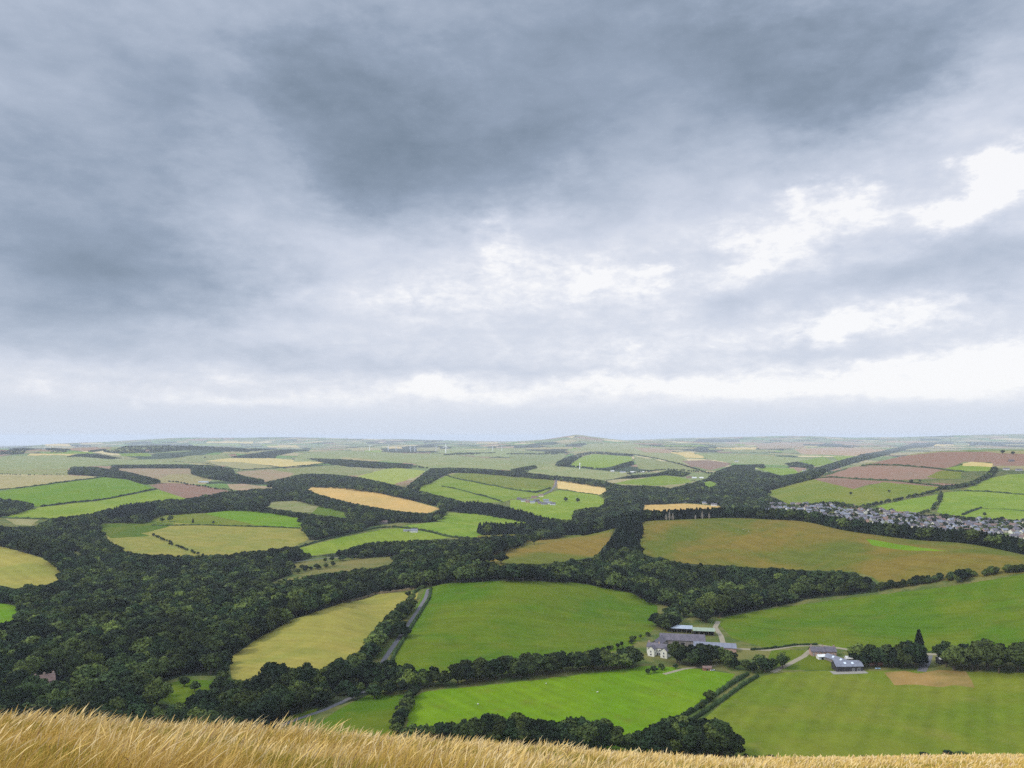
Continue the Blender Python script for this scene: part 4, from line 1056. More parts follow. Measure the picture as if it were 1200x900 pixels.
# ------------------------------------------------------------ buildings
class MB:
    def __init__(s): s.v = []; s.f = []
    def quad(s, *p):
        i = len(s.v); s.v += [tuple(q) for q in p]; s.f.append(tuple(range(i, i + len(p))))
    def box(s, x0, x1, y0, y1, z0, z1):
        i = len(s.v); s.v += [(x0,y0,z0),(x1,y0,z0),(x1,y1,z0),(x0,y1,z0),(x0,y0,z1),(x1,y0,z1),(x1,y1,z1),(x0,y1,z1)]
        s.f += [tuple(i + k for k in q) for q in ((3,2,1,0),(4,5,6,7),(0,1,5,4),(1,2,6,5),(2,3,7,6),(3,0,4,7))]
    def gable(s, L, W, z0, h, rh):
        i = len(s.v); a, b = L / 2, W / 2
        for x in (-a, a): s.v += [(x,-b,z0),(x,b,z0),(x,b,h),(x,0,h+rh),(x,-b,h)]
        s.f += [tuple(i + k for k in q) for q in ((4,3,2,1,0),(5,6,7,8,9),(0,1,6,5),(1,2,7,6),(2,3,8,7),(3,4,9,8),(4,0,5,9))]
    def slab(s, L, W, h, rh, side, t=.25, ov=.5, x0=0.):
        """one pitch of a roof"""
        a = L / 2 + ov; b = W / 2; sl = rh / b; y0, z0 = side * (b + ov), h - ov * sl; y1, z1 = 0., h + rh
        i = len(s.v)
        for x in (x0 - a, x0 + a):
            s.v += [(x,y0,z0+.03),(x,y1,z1+.03),(x,y1,z1+t),(x,y0,z0+t)]
        s.f += [tuple(i + k for k in q) for q in ((0,1,2,3),(7,6,5,4),(0,4,5,1),(1,5,6,2),(2,6,7,3),(3,7,4,0))]
    def tube(s, p, q, ra, rb, n=10):
        p, q = Vector(p), Vector(q); d = (q - p).normalized(); a = d.orthogonal().normalized(); b = d.cross(a); i = len(s.v)
        for c, r in ((p, ra), (q, rb)):
            for k in range(n): s.v.append(tuple(c + (a * math.cos(6.2832*k/n) + b * math.sin(6.2832*k/n)) * r))
        for k in range(n): s.f.append((i+k, i+(k+1) % n, i+n+(k+1) % n, i+n+k))
        s.f.append(tuple(i+k for k in reversed(range(n)))); s.f.append(tuple(i+n+k for k in range(n)))
    def mesh(s, name, mat):
        me = bpy.data.meshes.new(name); me.from_pydata(s.v, [], s.f); me.materials.append(mat); me.update(); return me
    def build(s, name, mat, parent=None): return link(name, s.mesh(name, mat), parent)
def flat(name, a, b=None, scale=.8, rough=.85, spec=.2):
    m = newmat(name); t = m.node_tree; tc_ = N(t, 'ShaderNodeTexCoord')
    b = b or sc(a, .75)
    return finish(m, mixc(t, rampf(t, tnoise(t, tc_.outputs['Object'], scale, 5, .65), .3, .7), a, b), rough, None, spec)
def ribbed(name, a, b, period=.9, axis=0, rough=.6):
    m = newmat(name); t = m.node_tree; tc_ = N(t, 'ShaderNodeTexCoord'); sx = N(t, 'ShaderNodeSeparateXYZ'); t.links.new(tc_.outputs['Object'], sx.inputs[0])
    w = mth(t, 'SINE', mth(t, 'MULTIPLY', sx.outputs[axis], 6.2832 / period))
    c = mixc(t, rampf(t, tnoise(t, tc_.outputs['Object'], .35, 5, .65), .3, .7), a, b)
    return finish(m, c, rough, w, .35, .6, .08)
M = dict(
 whitewash=flat('whitewash', (.70, .68, .58), (.52, .50, .42)), cream=flat('cream_render', (.62, .55, .42)), grey=flat('grey_render', (.42, .41, .40)),
 pink=flat('pink_sandstone', (.42, .27, .21), (.30, .19, .15)), stone=flat('whinstone', (.22, .19, .17), (.14, .12, .11)), brick=flat('red_brick', (.34, .15, .10)),
 slate=ribbed('slate_roof', (.07, .063, .075), (.12, .10, .115), .35, 2), tile=ribbed('brown_tile_roof', (.12, .07, .055), (.18, .11, .085), .35, 2), greyroof=ribbed('grey_sheet_roof', (.12, .125, .15), (.18, .185, .22)),
 blueroof=ribbed('blue_grey_sheet_roof', (.22, .25, .29), (.30, .33, .37)), greenroof=ribbed('green_sheet_roof', (.19, .23, .16), (.25, .29, .21)),
 darkwood=ribbed('dark_timber', (.03, .027, .03), (.05, .045, .045), .5), glass=flat('window_glass', (.03, .035, .045), (.05, .055, .07), 1, .2, .5), white=flat('white_paint', (.62, .61, .58), (.46, .45, .42)),
 skyl=flat('skylight', (.55, .60, .66), (.45, .5, .58), 1, .3, .5), chim=flat('chimney_stone', (.38, .28, .22), (.28, .2, .16)), dark=flat('shade_black', (.02, .02, .022)), pave=flat('concrete', (.26, .24, .20), (.20, .18, .15)),
 red=flat('rust_red_sheet', (.30, .12, .08)), rubber=flat('rubber', (.03, .03, .03)), blue=flat('blue_car_paint', (.35, .5, .62), (.35, .5, .62), 1, .3, .5), wool=flat('sheep_wool', (.62, .58, .5), (.5, .47, .4), 3),
 post=flat('weathered_post', (.20, .16, .12)))
def span(p, q):
    """ground points of a building's long side -> centre, length, heading"""
    a, b = G(*p), G(*q); c = (a + b) / 2; d = b - a
    return c, d.xy.length, math.atan2(d.y, d.x)
def house(name, label, c, L, W, rz, h, rh, wall, roof, cat='house', group=None, wins=(), doors=(), chimneys=(), shade_panels=(), skylights=(), backoff=True, sill=None):
    """gabled building; c is the middle of its near long side when backoff"""
    z = min(T(c.x, c.y), T(c.x - math.sin(rz) * W, c.y + math.cos(rz) * W))
    off = W / 2 if backoff else 0
    o = thing(name, label, cat, (c.x - math.sin(rz) * off, c.y + math.cos(rz) * off, z), rz, group)
    m = MB(); m.gable(L, W, -2.5, h, rh); m.build('wall', M[wall], o)
    m = MB(); m.slab(L, W, h, rh, -1); m.slab(L, W, h, rh, 1); ro = m.build('roof', M[roof], o)
    for (x, y) in chimneys:
        m = MB(); zt = h + rh - abs(y) * rh / (W / 2)
        m.box(x - .7, x + .7, y - .45, y + .45, zt - .6, zt + 1.5)
        ch = m.build('chimney', M['chim'], ro)
        m = MB()
        for dx in (-.35, .35): m.tube((x + dx, y, zt + 1.5), (x + dx, y, zt + 2.1), .18, .14, 8)
        m.build('chimney_pot', M['tile'], ro)
    for (x, y) in skylights:
        sl = rh / (W / 2); zc = h + rh - abs(y) * sl; m = MB(); s_ = -1 if y < 0 else 1
        m.quad((x-1, y-.8, zc+.31+(-.8)*sl*-s_), (x+1, y-.8, zc+.31+(-.8)*sl*-s_), (x+1, y+.8, zc+.31+.8*sl*-s_), (x-1, y+.8, zc+.31+.8*sl*-s_)); m.build('skylight', M['skyl'], ro)
    for (side, u, zc, w_, h_) in wins:
        m = MB(); g = MB()
        if side in 'fb':
            s_ = -1 if side == 'f' else 1; y = s_ * W / 2
            for (xa, xb, za, zb) in ((u-w_/2-.12, u+w_/2+.12, zc-h_/2-.18, zc-h_/2), (u-w_/2-.12, u+w_/2+.12, zc+h_/2, zc+h_/2+.12), (u-w_/2-.12, u-w_/2, zc-h_/2, zc+h_/2), (u+w_/2, u+w_/2+.12, zc-h_/2, zc+h_/2), (u-.04, u+.04, zc-h_/2, zc+h_/2)):
                m.box(xa, xb, min(y, y + s_*.12), max(y, y + s_*.12), za, zb)
            g.box(u-w_/2, u+w_/2, min(y, y+s_*.06), max(y, y+s_*.06), zc-h_/2, zc+h_/2)
        else:
            s_ = -1 if side == 'l' else 1; x = s_ * L / 2
            for (ya, yb, za, zb) in ((u-w_/2-.12, u+w_/2+.12, zc-h_/2-.18, zc-h_/2), (u-w_/2-.12, u+w_/2+.12, zc+h_/2, zc+h_/2+.12), (u-.04, u+.04, zc-h_/2, zc+h_/2)):
                m.box(min(x, x + s_*.12), max(x, x + s_*.12), ya, yb, za, zb)
            g.box(min(x, x+s_*.06), max(x, x+s_*.06), u-w_/2, u+w_/2, zc-h_/2, zc+h_/2)
        wo_ = g.build('window', M['glass'], o); m.build('frame', M['white'], wo_)
    for (side, u, w_, h_) in doors:
        m = MB(); s_ = -1 if side == 'f' else 1; y = s_ * W / 2; m.box(u-w_/2, u+w_/2, min(y, y+s_*.08), max(y, y+s_*.08), 0, h_); m.build('door', M['darkwood'], o)
    for (side, u, w_, h_) in shade_panels:
        m = MB(); s_ = -1 if side == 'f' else 1; y = s_ * W / 2; m.box(u-w_/2, u+w_/2, min(y, y+s_*.05), max(y, y+s_*.05), .02, h_); m.build('opening_shade', M['dark'], o)  # near-black panel on the solid wall, painted as the shade inside a doorway
    return o
# --- the big farm
c, L_, rz = span((757, 766), (783, 771))
farm_c, farm_rz = c, rz
def rel(c, rz, dx, dy): return Vector((c.x + math.cos(rz) * dx - math.sin(rz) * dy, c.y + math.sin(rz) * dx + math.cos(rz) * dy, c.z))
RZ = R_(-28)
fc = G(771, 768)
house('farmhouse', 'white two storey farmhouse with slate roof at the left end of the large farm', fc, 21, 8.5, RZ, 6.8, 2.9, 'whitewash', 'slate', 'farmhouse',
      wins=[('f', x, z_, 1.1, 1.5) for x in (-8, -5, -2, 1.6, 4.6, 8) for z_ in (1.7, 4.4)] + [('l', y, z_, 1.1, 1.5) for y in (-2, 2) for z_ in (1.7, 4.4)], doors=[('f', -.2, 1.1, 2.2)], chimneys=[(-9.6, 0), (0, 0), (9.6, 0)])
wg = rel(fc, RZ, -4.5, -3.4)
house('farmhouse_wing', 'white gabled wing projecting from the front of the farmhouse', wg, 6.6, 6, RZ + R_(90), 6.4, 2.7, 'whitewash', 'slate', 'farmhouse', wins=[('l', 0, 1.7, 1.2, 1.5), ('l', 0, 4.3, 1.2, 1.5), ('b', 0, 2, 1, 1.4)], backoff=False)
wg = rel(fc, RZ, 7.2, -3.0)
house('farmhouse_wing', 'second white gabled wing at the right of the farmhouse front', wg, 5.6, 6, RZ + R_(90), 6.4, 2.7, 'whitewash', 'slate', 'farmhouse', wins=[('l', 0, 1.7, 1.2, 1.5), ('l', 0, 4.3, 1.2, 1.5)], backoff=False)
RZ2 = R_(-9)
house('steading', 'long purple grey slate roofed steading joined behind the farmhouse', G(800, 757), 42, 12, RZ2, 5.2, 4.6, 'stone', 'slate', 'farm building', wins=[('f', x, 2, 1, 1) for x in (-15, -9, 9, 15)], shade_panels=[('f', 0, 3.5, 3.2)])
house('steading', 'purple grey slate cross range running back from the farmhouse', G(773, 757), 30, 9, R_(62), 4.8, 3.6, 'stone', 'slate', 'farm building', wins=[('f', x, 2, 1, 1) for x in (-10, -4, 4)], backoff=False)
house('cattle_shed', 'long low grey roofed cattle shed at the right end of the steading', G(838, 764), 38, 14, R_(-12), 4.2, 2.6, 'pink', 'greyroof', 'farm building', shade_panels=[('f', 3, 8, 3.6), ('f', -12, 5, 3)], wins=[('f', 12, 2, 1, 1)])
def open_shed(name, label, c, L, W, rz, h, rh, roof):
    o = thing(name, label, 'farm shed', (c.x - math.sin(rz) * W / 2, c.y + math.cos(rz) * W / 2, T(c.x, c.y) - .2), rz)
    m = MB(); m.box(-L/2, L/2, W/2-.3, W/2, -1, h); m.box(-L/2, -L/2+.3, -W/2, W/2-.303, -1, h); m.box(L/2-.3, L/2, -W/2, W/2-.303, -1, h); m.build('wall', M['darkwood'], o)
    m = MB(); m.slab(L, W, h, rh, -1, .15, .8); m.slab(L, W, h, rh, 1, .15, .8); m.build('roof', M[roof], o)
    for k in range(5):
        m = MB(); x = -L/2 + .5 + (L - 1) * k / 4; m.box(x-.15, x+.15, -W/2+.2, -W/2+.5, -1, h-.1); m.build('post', M['post'], o)
open_shed('open_shed', 'open fronted farm shed with blue grey sheet roof behind the steading', G(799, 742), 20, 10, R_(-10), 5.0, 1.9, 'blueroof')
open_shed('open_shed', 'open fronted farm shed with pale green sheet roof behind the steading', G(825, 745), 20, 10, R_(-10), 5.0, 1.9, 'greenroof')
# --- the right hand farm
house('timber_barn', 'black timber barn with grey roof and skylights above the striped field', G(996, 787), 23, 10, R_(2), 4.4, 3.4, 'darkwood', 'greyroof', 'barn',
      wins=[('f', 8, 1.6, 2.6, 2.4), ('f', 3.2, 1.6, 1.6, 2.2)], doors=[('f', -1.5, 2.2, 2.6)], skylights=[(-3, -2.4), (3.5, -2.4)])
house('barn_range', 'grey roofed stone range running back from the black timber barn', G(982, 777), 24, 7, R_(112), 3.0, 2.6, 'stone', 'greyroof', 'farm building', skylights=[(4, 1.6), (-5, 1.6)], backoff=False)
house('cottage', 'pink stone cottage with grey slate roof behind the black barn, left one of two', G(959, 769), 12, 7.5, R_(-4), 4.4, 3.2, 'pink', 'slate', 'house', wins=[('f', x, z_, 1, 1.3) for x in (-4, 0, 4) for z_ in (1.5, 3.6)], chimneys=[(-5, 0), (5, 0)])
house('cottage', 'pink stone cottage with gabled slate roof behind the black barn, right one of two', G(973, 769), 11, 8, R_(-4), 4.2, 3.2, 'pink', 'slate', 'house', wins=[('f', x, 1.6, 1, 1.3) for x in (-3, 3)], chimneys=[(4.5, 0)])
house('brick_shed', 'low reddish brick shed at the foot of the trees by the black barn', G(1027, 780), 11, 4, R_(-3), 2.4, 1.2, 'brick', 'red', 'shed', shade_panels=[('f', 0, 2, 2)])
house('store', 'white roofed small store standing behind the black barn', G(997, 776), 7, 6, R_(-5), 3, 1.4, 'white', 'white', 'shed', shade_panels=[('f', 0, 2, 2.2)])
house('garage', 'white garage between the pink cottages and the barn range', G(964, 773), 7, 5, R_(8), 2.6, 1.2, 'white', 'white', 'shed', shade_panels=[('f', 0, 2.2, 2)])
house('field_shed', 'small black shed with white roof beside the farm track', G(1108, 778), 9, 7, R_(3), 4.0, 1.6, 'darkwood', 'white', 'shed', shade_panels=[('f', 1.5, 4, 3)])
house('field_shed', 'pale grey sheet shed half hidden by the right hand trees', G(1142, 773), 9, 7, R_(3), 4.2, 1.8, 'white', 'blueroof', 'shed')
house('hut', 'little red brown hut in the rough garden below the steading', G(829, 786), 7, 4, R_(-4), 2.2, 1.2, 'brick', 'tile', 'shed', doors=[('f', 0, 1.4, 1.9)])
m = MB(); p = G(996, 789); yd = thing('yard', None, None, p, R_(2)); COL.objects.unlink(yd); bpy.data.objects.remove(yd)
def drape(name, cx_, cy_, L, W, rz, mat, lift=.12):
    n, k = 12, 6; vs, fs = [], []
    for j in range(k + 1):
        for i in range(n + 1):
            lx, ly = (i / n - .5) * L, (j / k - .5) * W
            X = cx_ + math.cos(rz) * lx - math.sin(rz) * ly; Y = cy_ + math.sin(rz) * lx + math.cos(rz) * ly; vs.append((X, Y, T(X, Y) + lift))
    for j in range(k):
        for i in range(n): a = j * (n + 1) + i; fs.append((a, a + 1, a + n + 2, a + n + 1))
    me = bpy.data.meshes.new(name); me.from_pydata(vs, [], fs); me.materials.append(mat); me.update(); return tag(link(name, me), kind='structure')
drape('yard_pavement', p.x, p.y + 2, 30, 8, R_(2), M['pave'])
p = G(838, 765); drape('yard_pavement', p.x, p.y - 1, 30, 10, R_(-12), track_m)
from mathutils import Matrix
def mat_of(o): return Matrix.Translation(o.location) @ Matrix.Rotation(o.rotation_euler.z, 4, 'Z')
_fh = bpy.data.objects['farmhouse']
for _w in [o for o in COL.objects if o.name.startswith('farmhouse_wing')]:
    rel_ = mat_of(_fh).inverted() @ mat_of(_w)
    for ch in [c for c in COL.objects if c.parent == _w]:
        ch.parent = _fh; ch.matrix_parent_inverse = rel_
        if ch.name.startswith('wall'): ch.name = 'wing_wall'
        if ch.name.startswith('roof'): ch.name = 'wing_roof'
    bpy.data.objects.remove(_w)
# --- cars
def car(label, p, rz, paint):
    o = thing('parked_car', label, 'car', p, rz)
    m = MB(); prof = [(-2.1,.35),(-2.15,.75),(-1.5,.95),(1.1,.95),(2.0,.8),(2.1,.4)]
    i = len(m.v)
    for y in (-.85, .85): m.v += [(x, y, z) for x, z in prof]
    n = len(prof); m.f += [tuple(i + k for k in range(n)), tuple(i + n + k for k in reversed(range(n)))] + [(i+k, i+n+k, i+n+(k+1) % n, i+(k+1) % n) for k in range(n)]
    m.build('body', M[paint], o)
    m = MB(); i = 0; prof = [(-1.5,.955),(-1.1,1.45),(.3,1.48),(1.0,.955)]
    for y in (-.75, .75): m.v += [(x, y * (1 if z < 1 else .85), z) for x, z in prof]
    n = 4; m.f += [(0,1,2,3),(7,6,5,4)] + [(k, 4+k, 4+(k+1) % 4, (k+1) % 4) for k in range(4)]; m.build('cabin', M['glass'], o)
    for x in (-1.3, 1.3):
        for y in (-.86, .86):
            m = MB(); m.tube((x, y-.1, .32), (x, y+.1, .32), .32, .32, 12); m.build('wheel', M['rubber'], o)
car('pale blue car parked on the grass right of the black barn', G(1029, 784), R_(5), 'blue')
car('white car parked on the track by the small black shed', G(1118, 776), R_(-30), 'white')
car('white vehicle parked in the yard between the open sheds and the steading', G(820, 752), R_(20), 'white')
car('white car parked by the hut in the rough garden below the steading', G(835, 786), R_(10), 'white')
# --- the stone house in the left wood
sh = G(52, 812)
house('stone_house', 'tall pink stone house with three chimneys standing in the left wood', sh, 14, 8, R_(38), 8.6, 4.4, 'pink', 'tile', 'house', wins=[('f', x, z_, .9, 1.5) for x in (-4.4, .8, 4.2) for z_ in (4.6, 7.2)] + [('l', -1.6, z_, .9, 1.4) for z_ in (4.6, 7.2)], chimneys=[(-6.1, 0), (0, 0), (6.1, 0)])
# --- crofts and hamlet in the middle distance
house('croft', 'white walled croft with pale roof by the hedge in the light green fields', G(485, 624), 14, 8, R_(-6), 4.2, 3, 'white', 'greyroof', 'house', wins=[('f', x, 1.8, 1.1, 1.2) for x in (-4, 4)], doors=[('f', 0, 1, 2)], chimneys=[(6, 0)])
house('croft_shed', 'low pale shed left of the white croft', G(477, 623), 16, 6, R_(-6), 2.8, 1.4, 'grey', 'greyroof', 'shed', shade_panels=[('f', 3, 2, 2)])
house('roadside_house', 'white gabled house by the conifers, leftmost of three', G(634, 618), 11, 8, R_(-5), 4.5, 3.2, 'white', 'slate', 'house', wins=[('f', x, 2.2, 1.2, 1.4) for x in (-3, 3)])
house('roadside_house', 'white house with grey roof by the conifers, middle of three', G(656, 620), 18, 8, R_(-5), 4.5, 3.2, 'white', 'greyroof', 'house', wins=[('f', x, 2.2, 1.2, 1.4) for x in (-6, 0, 6)])
house('roadside_house', 'small white house by the conifers, lowest of three', G(653, 625), 8, 7, R_(-5), 4.0, 3, 'white', 'tile', 'house', wins=[('f', 0, 2.0, 1.2, 1.4)])
HAM = [(608,586,'stone','slate'),(614,588,'white','slate'),(618,589,'pink','tile'),(624,590,'white','greyroof'),(629,588,'stone','slate'),(633,591,'pink','slate'),(638,592,'grey','slate'),(643,591,'white','greyroof'),(648,592,'white','slate'),(626,584,'pink','tile'),(634,582,'cream','tile'),(640,588,'grey','greyroof')]
hl = ['stone barn at the left end of the hamlet', 'white cottage near the left end of the hamlet', 'pink cottage with tile roof in the hamlet', 'white shed with grey roof in the middle of the hamlet', 'stone barn in the middle of the hamlet', 'pink house with slate roof in the hamlet', 'grey house with slate roof in the hamlet',
      'white shed near the right end of the hamlet', 'white cottage at the right end of the hamlet', 'pink house at the back of the hamlet', 'cream house at the back of the hamlet by the road', 'grey shed behind the row in the hamlet']
for (px, py, wl, rf), lb in zip(HAM, hl): house('farm_cottage', lb, G(px, py), random.uniform(11, 18), 8, R_(random.uniform(-20, 15)), 4.5, 3.2, wl, rf, 'house', 'buildings of the hamlet')
FARB = [(718,553,20,'white','white'),(730,554,30,'white','greyroof'),(742,554,26,'white','white'),(752,554,30,'cream','white'),(808,560,22,'pink','tile'),(814,561,20,'white','white'),(822,561,18,'white','white'),(863,541,26,'white','greyroof'),(943,552,22,'white','slate'),(952,551,22,'white','slate'),
        (841,577,16,'white','slate'),(845,583,16,'white','slate'),(803,589,14,'white','slate'),(826,591,14,'cream','greyroof'),(837,593,16,'white','slate'),(849,598,14,'white','white'),(872,602,14,'white','white'),(884,602,16,'white','slate'),(905,592,14,'white','slate'),(765,577,20,'white','white'),(780,579,20,'white','white'),
        (238,566,40,'white','blueroof'),(345,585,22,'white','white'),(335,585,18,'white','white'),(448,614,20,'stone','tile'),(1195,552,20,'grey','slate'),(1180,551,18,'white','slate'),(1186,541,18,'stone','slate')]
for j, (px, py, L, wl, rf) in enumerate(FARB):
    where = ('on the far plain' if py < 562 and 700 < px < 900 else 'among the trees of the far valley' if 700 < px < 960 else 'on the right hill' if px > 960 else 'among the far left fields')
    house('far_building', f'{wl if wl != "pink" else "pinkish"} walled building with {dict(white="white", greyroof="grey", slate="slate", tile="brown", blueroof="pale blue")[rf]} roof {where}', G(px, py), L, 9, R_(random.uniform(-15, 15)), 4.5, 2.8, wl, rf, 'building', 'scattered far buildings ' + where)
# --- the village
VPOLY = np.array([(896,598),(905,592),(960,592),(1000,593),(1050,601),(1100,607),(1130,609),(1210,612),(1210,636),(1150,632),(1100,624),(1040,617),(980,611),(920,606)], float)
vp = {}
wl_ = ['white', 'white', 'whitewash', 'cream', 'grey', 'grey', 'grey', 'pink']; rf_ = ['slate', 'slate', 'greyroof', 'slate', 'greyroof', 'slate', 'tile']
vill = []
r = 1650.
while r < 2500:
    for a in np.arange(colaz(890), colaz(1215), 15.5 / r):
        aa = a + random.uniform(-.0012, .0012); rr1 = r + 14 * math.sin(a * 60) + random.uniform(-6, 6); x, y = math.sin(aa) * rr1, math.cos(aa) * rr1; z = T(x, y)
        px, py = proj(np.array(x), np.array(y), np.array(z)); tz = (z + 7 - CZ) / rr1
        if not inside(VPOLY, np.array([float(px)]), np.array([float(py)]))[0]: continue
        if random.random() < .22: continue
        if float(hidden_by(np.array([x]), np.array([y]), np.array([z + 6.5]))[0]) > -.002: continue
        vill.append((x, y, z, float(px)))
    r += 31
print('VILLAGE candidates', len(vill))
random.shuffle(vill); vill = vill[:285]
for (x, y, z, px) in vill:
    L, W = random.choice([(9, 7.5), (13, 8), (10, 8), (16, 8)]); h = random.choice([3.0, 5.2, 5.2]); rh = 3.2; wl, rf = random.choice(wl_), random.choice(rf_)
    k = (L, W, h, wl, rf)
    if k not in vp:
        a = MB(); a.gable(L, W, -2, h, rh); b = MB(); b.slab(L, W, h, rh, -1); b.slab(L, W, h, rh, 1)
        g = MB()
        for u in (-L*.28, L*.28):
            for zc in ([1.6] if h < 4 else [1.5, 4.1]): g.box(u-.8, u+.8, -W/2-.06, -W/2, zc-.6, zc+.6)
        cmb = MB(); cmb.box(L/2-1.6, L/2-.4, -.4, .4, h+rh-.6, h+rh+1.1)
        vp[k] = (a.mesh('wall', M[wl]), b.mesh('roof', M[rf]), g.mesh('window', M['glass']), cmb.mesh('chimney', M['chim']))
    q = 'left end of the village' if px < 985 else 'middle of the village' if px < 1090 else 'right end of the village'
    wn = dict(white='white', whitewash='white', cream='cream', grey='grey', pink='pinkish')[wl]; rn = dict(slate='slate', tile='brown', greyroof='grey')[rf]
    o = thing('village_house', f'{"single" if h < 4 else "two"} storey {wn} house with {rn} roof at the {q}'.replace('at the middle', 'in the middle'), 'house', (x, y, z), random.choice([0, 0, 1.57]) + random.uniform(-.3, .3) + .15, f'{wn} houses in the {q}')
    meshes = vp[k]
    wo1 = link('wall', meshes[0], o); ro1 = link('roof', meshes[1], o); link('window', meshes[2], o); link('chimney', meshes[3], ro1)
# trees among the village houses (part of the woodland mass)
vt = []
for _ in range(2200):
    px, py = random.uniform(890, 1210), random.uniform(590, 634)
    if not inside(VPOLY, np.array([px]), np.array([py]))[0]: continue
    p = G(px, py)
    if p.y < 1600 or random.random() > (.8 if math.sin(px * .06) > .1 else .4): continue
    vt.append(('b', p.x, p.y, p.z, random.uniform(5, 11), 0))
scatter('garden_trees', 'b', vt, 'small dark garden trees between the village houses', 'garden trees')

# ------------------------------------------------------------ wind turbines
M['turbine'] = flat('turbine_white', (.85, .86, .87), (.80, .81, .82))
def turbine(px, py, R, hub, label, rotz=0., spin=0., group=None):
    a, s = az_slope(px, py); a = float(a); x, y = math.sin(a) * R, math.cos(a) * R; z = T(x, y)
    o = thing('wind_turbine', label, 'wind turbine', (x, y, z), rotz, group); k = hub / 80
    m = MB(); m.tube((0, 0, -3), (0, 0, hub), 5.2 * k, 3.4 * k, 14); m.build('tower', M['turbine'], o)
    m = MB(); m.box(-2.4*k, 2.4*k, -5*k, 6*k, hub - 1, hub + 3.6*k); m.build('nacelle', M['turbine'], o)
    m = MB(); m.tube((0, -7.5*k, hub + 1.4*k), (0, -5*k, hub + 1.4*k), 1.2*k, 2*k, 10); m.build('hub', M['turbine'], o)
    for i in range(3):
        t_ = spin + i * 2.0944; d = Vector((math.sin(t_), 0, math.cos(t_))); c = Vector((0, -6.4*k, hub + 1.4*k)); e = d.cross(Vector((0, 1, 0)))
        m = MB(); st = [(1.5, 1.8, 1.2), (9, 3.2, .8), (20, 2.4, .5), (40, .8, .2)]; i0 = 0
        for (l, w, th) in st:
            for (u, v) in ((-w, 0), (0, -th), (w, 0), (0, th)): m.v.append(tuple(c + d * l * k + e * u * k + Vector((0, v * k, 0))))
        for q in range(3):
            for j in range(4): m.f.append((q*4+j, q*4+(j+1) % 4, (q+1)*4+(j+1) % 4, (q+1)*4+j))
        m.f += [(3,2,1,0), (12,13,14,15)]; m.build('blade', M['turbine'], o)
for (px, py, R, hub, lb) in [(522.5,520,8600,72,'tallest white wind turbine on the far skyline'),(433,521,9600,56,'faint white wind turbine at the left end of the far line'),(455,521,9600,52,'faint white wind turbine, second from the left on the far line'),(464,520,9900,46,'small faint white wind turbine close beside its neighbour'),
   (481,520,9500,50,'faint white wind turbine in the middle of the far line'),(486,520,9400,46,'faint white wind turbine just right of the middle one'),(511,520,9400,50,'faint white wind turbine left of the tallest one'),(577,521,9300,42,'small faint wind turbine first right of the tallest'),(588,521,9300,42,'small faint wind turbine at the right end of the far line')]:
    turbine(px, py, R, hub, lb, random.uniform(-.5, .5), random.uniform(0, 2))
p = G(679.5, 550.5); turbine(679.5, 550.5, math.hypot(p.x, p.y), 36, 'nearer single white turbine among the light fields, seen edge on', R_(88), .1)

# ------------------------------------------------------------ bleached dead conifers on the crest
def dead_tree(px, h, label):
    a, r_ = crest_pt(px); r_ -= 4; x, y = math.sin(a) * r_, math.cos(a) * r_
    o = thing('dead_tree', label, 'tree', (x, y, T(x, y)), random.uniform(0, 6)); m = MB(); m.tube((0, 0, -.5), (0, 0, h), .45, .08, 8); m.build('trunk', palebark, o)
    m = MB()
    for i in range(46):
        z = h * (.18 + .8 * i / 46); a_ = i * 2.4; l = (h - z) * .30 + .4; m.tube((0, 0, z), (math.cos(a_) * l, math.sin(a_) * l, z - .1 * l), .14, .05, 4)
        for q in (.5, .8): m.tube((math.cos(a_)*l*q, math.sin(a_)*l*q, z-.1*l*q), (math.cos(a_+.5)*l*q*1.4, math.sin(a_+.5)*l*q*1.4, z-.15*l), .09, .04, 4)
    m.build('branches', palebark, o)
for px, h, lb in [(783, 17, 'tallest bleached dead conifer on the golden hill crest'), (779, 11, 'short bleached dead conifer left of the tallest'), (787, 12, 'short bleached dead conifer right of the tallest'), (813, 7, 'small pale dead tree between the two dead groups on the crest'), (821, 13, 'slim bleached dead conifer further right on the crest'), (829, 10, 'last pale dead conifer on the right of the crest group')]:
    dead_tree(px, h, lb)

# ------------------------------------------------------------ sheep
def sheep_mesh():
    import bmesh
    bm = bmesh.new()
    def blob(c, s, sub=2):
        r_ = bmesh.ops.create_icosphere(bm, subdivisions=sub, radius=1)
        for v in r_['verts']: v.co = Vector((v.co.x * s[0] + c[0], v.co.y * s[1] + c[1], v.co.z * s[2] + c[2]))
    blob((0, 0, .62), (.55, .28, .30)); blob((.52, 0, .74), (.20, .15, .17)); blob((.74, 0, .80), (.17, .09, .10)); blob((-.55, 0, .60), (.08, .06, .12), 1)
    for x in (-.36, .34):
        for y in (-.14, .14): blob((x, y, .22), (.05, .05, .26), 1)
    for y in (-.10, .10): blob((.68, y, .90), (.03, .07, .03), 1)
    me = bpy.data.meshes.new('sheep'); bm.to_mesh(me); bm.free(); me.materials.append(M['wool'])
    return me
smesh = sheep_mesh()
for (px, py) in [(865,622),(871,621),(877,623),(888,620),(612,786),(640,802),(700,812),(560,826),(556,616),(536,614),(585,620),(1068,553),(943,800),(955,812)][:11]:
    p = G(px, py); o = link('sheep', smesh); o.location = p; o.rotation_euler = (0, 0, random.uniform(0, 6.28)); o.scale = (1.25,) * 3
    where = 'on the golden hill near its crest' if px > 800 and py < 640 else 'on the bright green field below the tree belt' if py > 700 else 'on the light green field by the conifers'
    tag(o, 'tiny pale sheep grazing ' + where, 'sheep', 'sheep ' + where)

